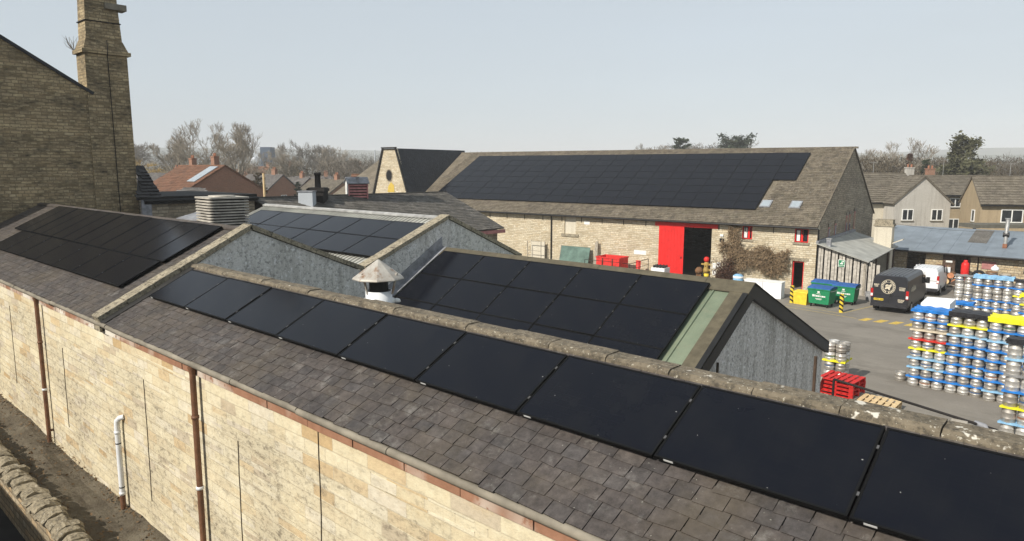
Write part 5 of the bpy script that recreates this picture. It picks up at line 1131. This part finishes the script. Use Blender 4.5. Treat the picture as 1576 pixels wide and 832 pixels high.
def house(label, p, rz, W_, D_, ze, zr, wall, roof, fw=(), lw=(), rw=(), chim=(), hip=False, group=None, tl=True, rext=0.0):
    t = thing('house', label, 'house', p, rz, group); hw, hd = W_ / 2, D_ / 2
    m = MB(); m.box(-hw, hw, -hd, hd, -.3, ze)
    if not hip:
        for s_ in (-1, 1): m.prism([(s_ * hw, -hd, ze), (s_ * hw, hd, ze), (s_ * hw, 0, zr - .06)], (-s_ * .25, 0, 0))
    m.build('wall', M[wall], t)
    m = MB(); o = .3; sl = (zr - ze) / hd; ins = hd * .8 if hip else -.12
    e = ze - o * sl
    if hip:
        m.mesh([(-hw - o, -hd - o, e), (hw + o, -hd - o, e), (hw + o, hd + o, e), (-hw - o, hd + o, e), (-hw + ins, 0, zr), (hw - ins, 0, zr)], [(0, 1, 5, 4), (1, 2, 5), (2, 3, 4, 5), (3, 0, 4), (3, 2, 1, 0)], 0, .5)
    else:
        slab(m, (-hw + ins, -hd - o, e), (W_ - 2 * ins + rext, 0, 0), (0, hd + o, zr - e), .12, 0, .5); slab(m, (-hw + ins, hd + o, e), (W_ - 2 * ins + rext, 0, 0), (0, -hd - o, zr - e), .12, 0, .5)
    if tl:
        if hip: tiles(m, (-hw + ins * .5, -hd - o, e + .02), (1, 0, 0), (0, hd + o, zr - e), W_ - ins, math.hypot(hd + o, zr - e) * .98, .42, .36, .035, .1, holes=lambda a, v: not (v * .55 - ins * .5 < a < W_ - ins * .5 - v * .55))
        else: tiles(m, (-hw + ins, -hd - o, e + .02), (1, 0, 0), (0, hd + o, zr - e), W_ - 2 * ins + rext, math.hypot(hd + o, zr - e), .42, .36, .035, .1); tiles(m, (hw - ins + rext, hd + o, e + .02), (-1, 0, 0), (0, -hd - o, zr - e), W_ - 2 * ins + rext, math.hypot(hd + o, zr - e), .42, .36, .035, .1)
        m.box(-hw + max(ins, 0), hw - max(ins, 0), -.12, .12, zr - .05, zr + .08, 0, .6)
    m.build('roof', M[roof], t)
    m = MB(); m.box(-hw - .1, hw + .1, -hd - .42, -hd - .30, e - .14, e); m.build('gutter', M['black'], t)
    for x, z, a, b, n in fw: win(t, lambda x_, o_, z_: (x_, -hd - o_, z_), x, z, a, b, n)
    for x, z, a, b, n in lw: win(t, lambda x_, o_, z_: (-hw - o_, -x_, z_), x, z, a, b, n)
    for x, z, a, b, n in rw: win(t, lambda x_, o_, z_: (hw + o_, x_, z_), x, z, a, b, n)
    for x, y, h, mt in chim:
        m = MB(); m.box(x - .45, x + .45, y - .3, y + .3, zr - .9, zr + h); m.box(x - .5, x + .5, y - .35, y + .35, zr + h, zr + h + .12); c = m.build('chimney', M[mt], t)
        for dx in (-.22, .22): q = MB(); q.lathe([(.12, zr + h + .12), (.1, zr + h + .5), (0, zr + h + .5)], x + dx, y, 8); q.build('chimney_pot', M['orange_pot'], c)
    return t
RZ = .735
house('cream walled house with brown tiled roof between the barn gable and the grey gabled house', spot(1338, 82.8), RZ, 8.4, 8.5, 5.0, 8.05, 'cream_render', 'brown_tile', fw=((.6, 3.0, 1.7, 1.4, 2), (.4, .6, 2.2, 1.2, 3)), chim=())
t = house('grey rendered house whose broad plain gable with two white windows faces the yard', spot(1416, 77.4), RZ + math.pi / 2, 2.3, 6.1, 5.0, 7.75, 'house_render', 'brown_tile', rext=5.0,
          lw=((-2.2, 2.95, 1.25, 1.25, 2), (1.0, 2.95, 1.25, 1.25, 2), (-1.0, .35, 1.9, .9, 3)))
house('recessed tan house with two stacked white windows between the gables', spot(1458, 88), RZ, 9.5, 7.5, 5.6, 7.75, 'tan_render', 'brown_tile', fw=((-1.65, 4.0, 1.35, 1.1, 2), (-1.65, 1.4, 1.35, 1.2, 2)), chim=((-2.0, .2, .75, 'red_brick'), (-4.6, .2, .9, 'house_render')))
house('tan rendered house with brown tiled roof at the right edge', spot(1515, 71.4) + Matrix.Rotation(RZ - .22, 3, 'Z') @ Vector((4.3, 2.6, 0)), RZ - .22, 8.6, 5.2, 5.25, 7.8, 'tan_render', 'brown_tile', fw=((-2.4, 3.15, 2.0, 1.35, 2), (1.2, 3.15, 2.0, 1.4, 2)), lw=((.6, 3.1, .8, 1.25, 1),))
for nm, u, d, L in (('felt_canopy', 1548, 67.5, 6.5),):
    t = thing(nm, 'low grey felt canopy below the tan house at the right edge', 'canopy', spot(u, d), RZ); m = MB(); m.box(-L / 2, L / 2, -1.2, 1.2, 2.95, 3.3); m.build('canopy_roof', M['canopy_felt'], t)
    for x in (-L / 2 + .2, L / 2 - .2): m = MB(); m.box(x - .1, x + .1, -1, -.8, 0, 2.95); m.build('post', M['dark_wood'], t)
for u, d, zz_ in ((1452, 84, 8.4), (1555, 75, 7.9), (1345, 83, 8.1)):
    t = thing('tv_aerial', ['thin television aerial on the brick chimney between the gables', 'thin television aerial above the tan house roof at the right edge', 'thin television aerial above the cream walled house'][(1452, 1555, 1345).index(u)], 'aerial', spot(u, d, zz_), RZ); m = MB(); m.tube([(0, 0, -.6), (0, 0, 1.3)], .025, 5); m.build('mast', M['galv'], t)
    m = MB(); m.tube([(-.5, 0, 1.2), (.5, 0, 1.25)], .018, 4)
    for k in range(6): m.tube([(-.45 + k * .18, -.22, 1.21), (-.45 + k * .18, .22, 1.21)], .012, 4)
    m.build('elements', M['galv'], t)
t = thing('overhead_cable', 'thin dark cable sagging across above the blue-grey shed roof', 'cable', (-12, 63, 4.3)); m = MB(); m.tube([(-5.5 + 1.3 * k, -.2 + .12 * k, -.35 + .075 * (k - 5) ** 2 * .3 - .03 * k) for k in range(10)], .012, 4); m.build('wire', M['black'], t)
# left background
t = house('orange roofed brick house with a pale solar thermal panel beyond the cooling tower', spot(322, 88), 0.0, 12.5, 10.0, 5.75, 8.75, 'red_brick', 'orange_tile', fw=((-5.6, 3.9, 1.2, 1.1, 2), (-3.2, 3.9, 1.2, 1.1, 2)), chim=((-3.2, .3, .8, 'red_brick'), (2.6, .5, 1.0, 'red_brick')))
m = MB(); sl = 3.0 / 5.0; N = Vector((0, -sl, 1)).normalized(); m.obox(Vector((3.3, -3.3, 5.75 + 1.7 * sl + .02)) + N * .06, (2.1, 0, 0), (0, 2.9, 2.9 * sl), N * .08); m.build('thermal_panel', M['sky_glass'], t)
house('dark grey roofed house between the tall chimney and the orange roof', spot(250, 112), RZ - .1, 14, 8, 4.9, 7.6, 'cream_render', 'grey_tile', chim=((3.8, .2, .8, 'red_brick'),))
house('low grey roofed outhouse in front of the orange roofed house', spot(306, 76), RZ, 5.5, 4.5, 4.9, 6.3, 'red_brick', 'grey_tile', hip=True)
specs = [
    ('brick gabled house with grey roof left of the black chimney', 462, 135, .1, 9, 8, 3.6, 6.6, 'red_brick', 'grey_tile'),
    ('brick bungalow with dark roof right of the black chimney', 513, 128, .05, 10, 8, 3.8, 6.4, 'red_brick', 'brown_tile'),
    ('cream two-storey house with long grey roof among the bare trees', 548, 230, RZ, 12, 8, 5.4, 9.3, 'cream_render', 'grey_tile'),
    ('small pale bungalow below the cream two-storey house', 553, 165, RZ, 7, 6, 3.2, 5.6, 'cream_render', 'grey_tile'),
    ('red roofed tan house just left of the tall barn wing gable', 582, 88, RZ, 5.2, 6, 5.0, 7.7, 'tan_render', 'orange_tile'),
    ('red roofed house beside the blue-grey tower', 412, 210, .5, 9, 8, 6.0, 8.9, 'tan_render', 'orange_tile'),
    ('ochre gabled house behind the bare trees left of centre', 446, 190, .3, 9, 8, 5.2, 9.0, 'tan_render', 'brown_tile'),
    ('dark roofed brick house right behind the orange roofed house', 418, 125, .2, 9, 8, 4.4, 7.3, 'red_brick', 'grey_tile'),
    ('grey roofed house half hidden behind the low louvred turret', 492, 165, RZ, 11, 8, 3.8, 6.6, 'red_brick', 'grey_tile'),
    ('pale house with grey roof far behind the orange roof', 385, 240, RZ, 12, 8, 5.0, 8.0, 'cream_render', 'orange_tile'),
]
for lb, u, d, rz, a, b, ze, zr, wl_, rf in specs:
    house(lb, spot(u, d), rz, a, b, ze, zr, wl_, rf, fw=((-a * .35, ze - 1.8, 1.3, 1.2, 2), (a * .1, ze - 1.8, 1.3, 1.2, 2)), rw=((-.6, ze - 1.8, 1.2, 1.2, 2),), chim=((a * .25, .1, .8, 'red_brick'),), tl=d < 140)
t = thing('blue_grey_tower', 'tall blue-grey clad industrial tower far beyond the bare trees', 'tower', spot(423, 420), RZ); m = MB(); m.box(-3.0, 3.0, -4, 4, 0, 20.5); m.build('cladding', M['far_blue'], t); m = MB(); m.box(-7.5, -3.05, -4, 4, 0, 19.5); m.build('side_bay', M['far_white'], t)
t = thing('white_silo', 'small white silo left of the blue-grey tower', 'silo', spot(404, 400)); m = MB(); m.lathe([(3, 0), (3, 12.5), (1.0, 14.5), (0, 15)], 0, 0, 16); m.build('silo_body', M['far_white'], t)
t = thing('pale_mast', 'slim pale mast left of the barn wing gable', 'mast', spot(585, 300)); m = MB(); m.tube([(0, 0, 0), (0, 0, 13), (0, 0, 16)], [.35, .3, .3], 6); m.build('mast_pole', M['far_white'], t)
t = thing('pale_pole', 'pale wooden pole beyond the dark slate roof right of the orange house', 'pole', spot(415, 62)); m = MB(); m.tube([(0, 0, 0), (0, 0, 8.0)], .1, 6); m.build('pole_shaft', M['pine'], t)

# ------------------------------------------------------------------ trees
def bare_tree(seed, spread=.62, levels=5, up=.25, trunk=.22, twigs=3, first=.28, r0=.32):
    """normalised to 10 m tall; returns trunk and crown builders"""
    rr = random.Random(seed); tr, cr = MB(), MB()
    def grow(p, d, ln, r, lv):
        q = p; pts = [p]; n = 3; dd = d
        for k in range(n):
            dd = (dd + Vector((rr.gauss(0, .09), rr.gauss(0, .09), rr.gauss(.04, .05)))).normalized(); q = q + dd * (ln / n); pts.append(q)
        rs = [max(.0062, r * (1 - .4 * k / n)) for k in range(n + 1)]
        (tr if lv >= levels - 1 else cr).tube(pts, rs, 6 if lv >= levels - 1 else 4 if lv > 2 else 3, caps=False, smooth=True)
        if lv == 0: return
        nc = rr.choice((2, 3, 3)) if lv > 1 else rr.choice((3, 4))
        for k in range(nc + (1 if lv == levels else 0)):
            a = rr.uniform(0, 6.2832); o = Vector((math.cos(a), math.sin(a), 0)); sp = spread * rr.uniform(.6, 1.3)
            nd = (dd * (1.0 - sp * .4) + o * sp + Vector((0, 0, up * rr.uniform(.3, 1.2)))).normalized()
            st = pts[-1] if k < 2 else pts[rr.choice((1, 2, 3))]
            grow(st, nd, ln * rr.uniform(.66, .86), rs[-1] * rr.uniform(.58, .78), lv - 1)
        if lv == 1:
            for k in range(twigs):
                st = pts[rr.choice((1, 2, 3))]; v = (dd + Vector((rr.gauss(0, .6), rr.gauss(0, .6), rr.gauss(.1, .5)))).normalized(); cr.tube([st, st + v * ln * .5, st + (v + Vector((0, 0, rr.gauss(0, .3)))) * ln * .85], [.0075, .0065, .005], 3, caps=False, smooth=False)
    grow(Vector((0, 0, -.2)), Vector((rr.gauss(0, .05), rr.gauss(0, .05), 1)), 10 * first, r0, levels)
    top = max(v[2] for v in cr.v)
    for b in (tr, cr): b.v = [(x * 10 / top, y * 10 / top, z * 10 / top) for x, y, z in b.v]
    return tr, cr
TREES = {}
def tree_proto(kind, seed, twmat, **kw):
    tr, cr = bare_tree(seed, **kw); t = thing('bare_tree', '', 'tree', (0, 0, 0), 0, 'bare winter trees'); a = tr.build('trunk', M['bark'], t); b = cr.build('crown', twmat, t); TREES[kind] = [t, [(a, []), (b, [])], True]
tree_proto('oak', 5, M['twig_light'], spread=.56, levels=7, up=.16, first=.13, r0=.34, twigs=2)
tree_proto('ash', 12, M['twig_light'], spread=.46, levels=7, up=.2, first=.13, r0=.30, twigs=2)
tree_proto('round', 23, M['twig'], spread=.66, levels=7, up=.14, first=.12, r0=.30, twigs=2)
tree_proto('willow', 31, M['willow'], spread=.95, levels=5, up=.02, first=.16, r0=.22, twigs=16)
tree_proto('birch', 44, M['twig'], spread=.45, levels=5, up=.3, first=.34, r0=.15, twigs=11)
def plant_tree(kind, u, vtop, d, label, wide=1.0, rz=None, group='bare winter trees'):
    h = (258.8 - vtop) / 1072 * d * .985 + CAM_Z; s_ = h / 10; T_ = TREES[kind]; rz = R.uniform(0, 6.28) if rz is None else rz
    sc = (s_ * wide, s_ * wide, s_)
    if T_[2]: t = T_[0]; T_[2] = False; t.location = spot(u, d); t.rotation_euler = (0, 0, rz); t.scale = sc; t['label'] = label; t['group'] = group
    else: t = dup(T_[0], T_[1], spot(u, d), label, rz, scale=sc, group=group)
    return t
plant_tree('oak', 340, 183, 132, 'big pale bare tree with twisting limbs above the orange roof', .95, 1.0)
plant_tree('ash', 372, 188, 140, 'second big pale bare tree beside the twisting one above the orange roof', .9, 4.0)
plant_tree('round', 226, 212, 240, 'grey hazy round tree just right of the tall chimney', 1.15)
plant_tree('round', 214, 217, 260, 'fainter grey tree tucked against the tall chimney edge', 1.0)
plant_tree('ash', 276, 208, 150, 'slender bare tree between the yellow willow and the big pale trees', 1.1)
plant_tree('willow', 240, 240, 170, 'yellow twigged willow behind the dark grey roof', 1.25)
plant_tree('round', 480, 216, 205, 'tall round bare tree rising highest left of centre', 1.0)
plant_tree('oak', 517, 224, 195, 'broad brownish bare tree right of the tallest round one', 1.25)
plant_tree('ash', 455, 236, 150, 'bare tree behind the brick gabled house', 1.0)
plant_tree('round', 497, 234, 230, 'bare tree between the two tall ones left of centre', 1.0)
plant_tree('ash', 437, 224, 300, 'thin bare tree right of the blue-grey tower', 1.0)
plant_tree('round', 572, 238, 190, 'bare tree just left of the barn wing gable', 1.15)
plant_tree('ash', 545, 238, 300, 'hazy tree behind the cream two-storey house', 1.1)
plant_tree('oak', 400, 232, 180, 'low bare tree below the blue-grey tower', 1.1)
plant_tree('round', 530, 246, 150, 'small dark bare tree before the cream house', 1.0)
plant_tree('oak', 1381, 211, 125, 'wide domed bare tree beyond the cream house', 1.15)
plant_tree('ash', 1345, 226, 140, 'bare tree beside the barn gable apex', 1.0)
plant_tree('birch', 1540, 226, 120, 'slim birch-like bare tree with a pale stem at the far right', 1.2)
plant_tree('round', 1562, 238, 150, 'bare tree at the right edge behind the tan house', 1.0)
plant_tree('ash', 1440, 240, 150, 'bare tree between the domed tree and the conifer', 1.2)
plant_tree('round', 1080, 209, 210, 'brown round tree between the two dark pines above the barn ridge', 1.7)
plant_tree('ash', 1020, 222, 260, 'faint twigs showing above the barn ridge left of the dark pines', 1.3)
plant_tree('ash', 988, 219, 250, 'thin upright twigs above the barn ridge near its middle', .35)
plant_tree('oak', 1410, 236, 135, 'low bare tree right of the wide domed one', 1.2)
def leafy(label, name, u, vtop, d, wpx, mat, seed, style, trunk_h=.25, n=5200, group='evergreen trees'):
    rr = random.Random(seed); h = (258.8 - vtop) / 1072 * d * .985 + CAM_Z; w_ = wpx / 1072 * d * .5; p = spot(u, d); t = thing(name, label, 'tree', p, rr.uniform(0, 6), group)
    m = MB(); m.tube([(0, 0, 0), (rr.uniform(-.2, .2), 0, h * .4), (rr.uniform(-.3, .3), .1, h * .86)], [h * .022, h * .016, h * .005], 7)
    tips = []
    for k in range(74):
        f = rr.uniform(trunk_h, 1.0); a = rr.uniform(0, 6.28)
        if style == 'cedar': ln = w_ * (1.35 - 1.05 * max(0, f - trunk_h) / (1 - trunk_h)) * rr.uniform(.45, 1.1)
        else: ln = w_ * math.sqrt(max(.05, 1 - ((f - .68) / .42) ** 2)) * rr.uniform(.4, 1.05)
        z0 = h * f * .93; e = Vector((math.cos(a) * ln, math.sin(a) * ln, z0 + ln * rr.uniform(-.02, .3))); s0 = Vector((0, 0, z0 - .1 * ln)); m.tube([s0, s0.lerp(e, .6) + Vector((0, 0, -.05 * ln)), e], [h * .007, h * .005, .02], 4, caps=False); tips.append((s0, e, ln))
    m.build('trunk', M['bark'], t); m = MB()
    for k in range(n):
        s0, e, ln = rr.choice(tips); f = rr.betavariate(2.2, 1.1); c = s0.lerp(e, f) + Vector((rr.gauss(0, .07 * w_), rr.gauss(0, .07 * w_), rr.gauss(.02, .045) * w_ * 1.4))
        sz = h * .02 * rr.uniform(.5, 1.4); a = Vector((rr.gauss(0, 1), rr.gauss(0, 1), rr.gauss(0, .6))).normalized() * sz; b = Vector((rr.gauss(0, 1), rr.gauss(0, 1), rr.gauss(0, .8))).normalized() * sz
        m.face([c - a, c + b * .5, c + a, c - b * .5], 0, rr.random())
    m.build('crown', mat, t); return t
leafy('tall shaggy olive-dark conifer with jutting boughs above the tan houses', 'conifer_tree', 1482, 204, 108, 96, M['conifer'], 3, 'cedar', .22, 9000)
leafy('small dark pine above the barn ridge, left of the pair', 'pine_tree', 1050, 208, 200, 34, M['pine_leaf'], 8, 'pine', .3, 4500)
leafy('broad flat-topped dark pine above the barn ridge', 'pine_tree', 1132, 207, 200, 72, M['pine_leaf'], 9, 'pine', .3, 8000)
leafy('dark evergreen between the domed bare tree and the conifer', 'conifer_tree', 1424, 238, 118, 26, M['pine_leaf'], 14, 'cedar', .15, 2500)
leafy('reddish bronze leaved tree in front of the wide domed tree', 'beech_tree', 1400, 228, 118, 20, M['bronze_shrub'], 15, 'cedar', .1, 2500)
leafy('dark evergreen bush among the brick houses left of the black chimney', 'evergreen_bush', 466, 276, 105, 15, M['pine_leaf'], 17, 'pine', .3, 1500)
leafy('grey-green bush beyond the dark slate roof near the pale pole', 'evergreen_bush', 407, 262, 100, 30, M['shrub'], 18, 'pine', .3, 1800)
# winter scrub, uncountable
def scrub(name, label, u0, u1, d0, d1, v0, v1, n, seed, mat):
    rr = random.Random(seed); m = MB()
    for k in range(n):
        u = rr.uniform(u0, u1); d = rr.uniform(d0, d1); p = spot(u, d); h = max(2.5, (258.8 - rr.uniform(v0, v1)) / 1072 * d + CAM_Z); w_ = h * rr.uniform(.35, .6)
        for j in range(150):
            z = h * rr.betavariate(1.6, 1.2); r = w_ * math.sqrt(max(.02, 1 - (z / h - .45) ** 2 * 3)) * rr.uniform(.2, 1); a = rr.uniform(0, 6.28); c = p + Vector((math.cos(a) * r, math.sin(a) * r, z)); v = Vector((rr.gauss(0, .7), rr.gauss(0, .7), rr.uniform(.1, 1.0))).normalized() * h * .055; o = Vector((rr.gauss(0, 1), rr.gauss(0, 1), 0)).normalized() * h * .007
            m.face([c - o, c + o, c + v + o * .3, c + v - o * .3])
    o = m.build(name, mat); o['kind'] = 'stuff'; o['label'] = label; o['category'] = 'scrub'; return o
scrub('winter_scrub', 'brown leafless scrub filling the ground behind the houses on the right', 1290, 1640, 112, 165, 238, 262, 420, 2, M['shrub'])
scrub('distant_woodland', 'hazy grey-brown woodland spread below the hills on the left', 150, 760, 320, 950, 232, 262, 900, 3, M['shrub'])
scrub('winter_scrub', 'brown scrub and hedges between the small houses left of centre', 180, 640, 135, 300, 246, 275, 330, 4, M['shrub'])
scrub('distant_woodland', 'thin far woodland beyond the barn on the right', 760, 1700, 300, 900, 240, 262, 500, 5, M['shrub'])

# small twiggy weed on the chimney band
t = thing('chimney_weed', 'small bare twiggy weed growing on the chimney band', 'plant', (-35.62, 10.45, 13.56))
m = MB()
for k in range(26): d = Vector((R.gauss(-.5, .5), R.gauss(-.3, .4), R.uniform(.4, 1.1))).normalized(); m.tube([(0, 0, 0), d * .35, d * .6 + Vector((R.gauss(0, .1), R.gauss(0, .1), .1))], [.008, .007, .004], 3, caps=False)
m.build('twigs', M['twig'], t)

# ------------------------------------------------------------------ haze
m = MB(); m.box(-6100, 6100, -6100, 6100, -2, 92)
hm = bpy.data.materials.new('haze_air'); hm.use_nodes = True; hn = hm.node_tree; hn.nodes.clear(); ho = hn.nodes.new('ShaderNodeOutputMaterial'); hv = hn.nodes.new('ShaderNodeVolumePrincipled')
hv.inputs['Color'].default_value = (.97, .985, 1, 1); hv.inputs['Density'].default_value = 0.0005; hv.inputs['Anisotropy'].default_value = -0.1; hn.links.new(hv.outputs[0], ho.inputs['Volume'])
hz_o = m.build('haze', hm); hz_o['kind'] = 'stuff'
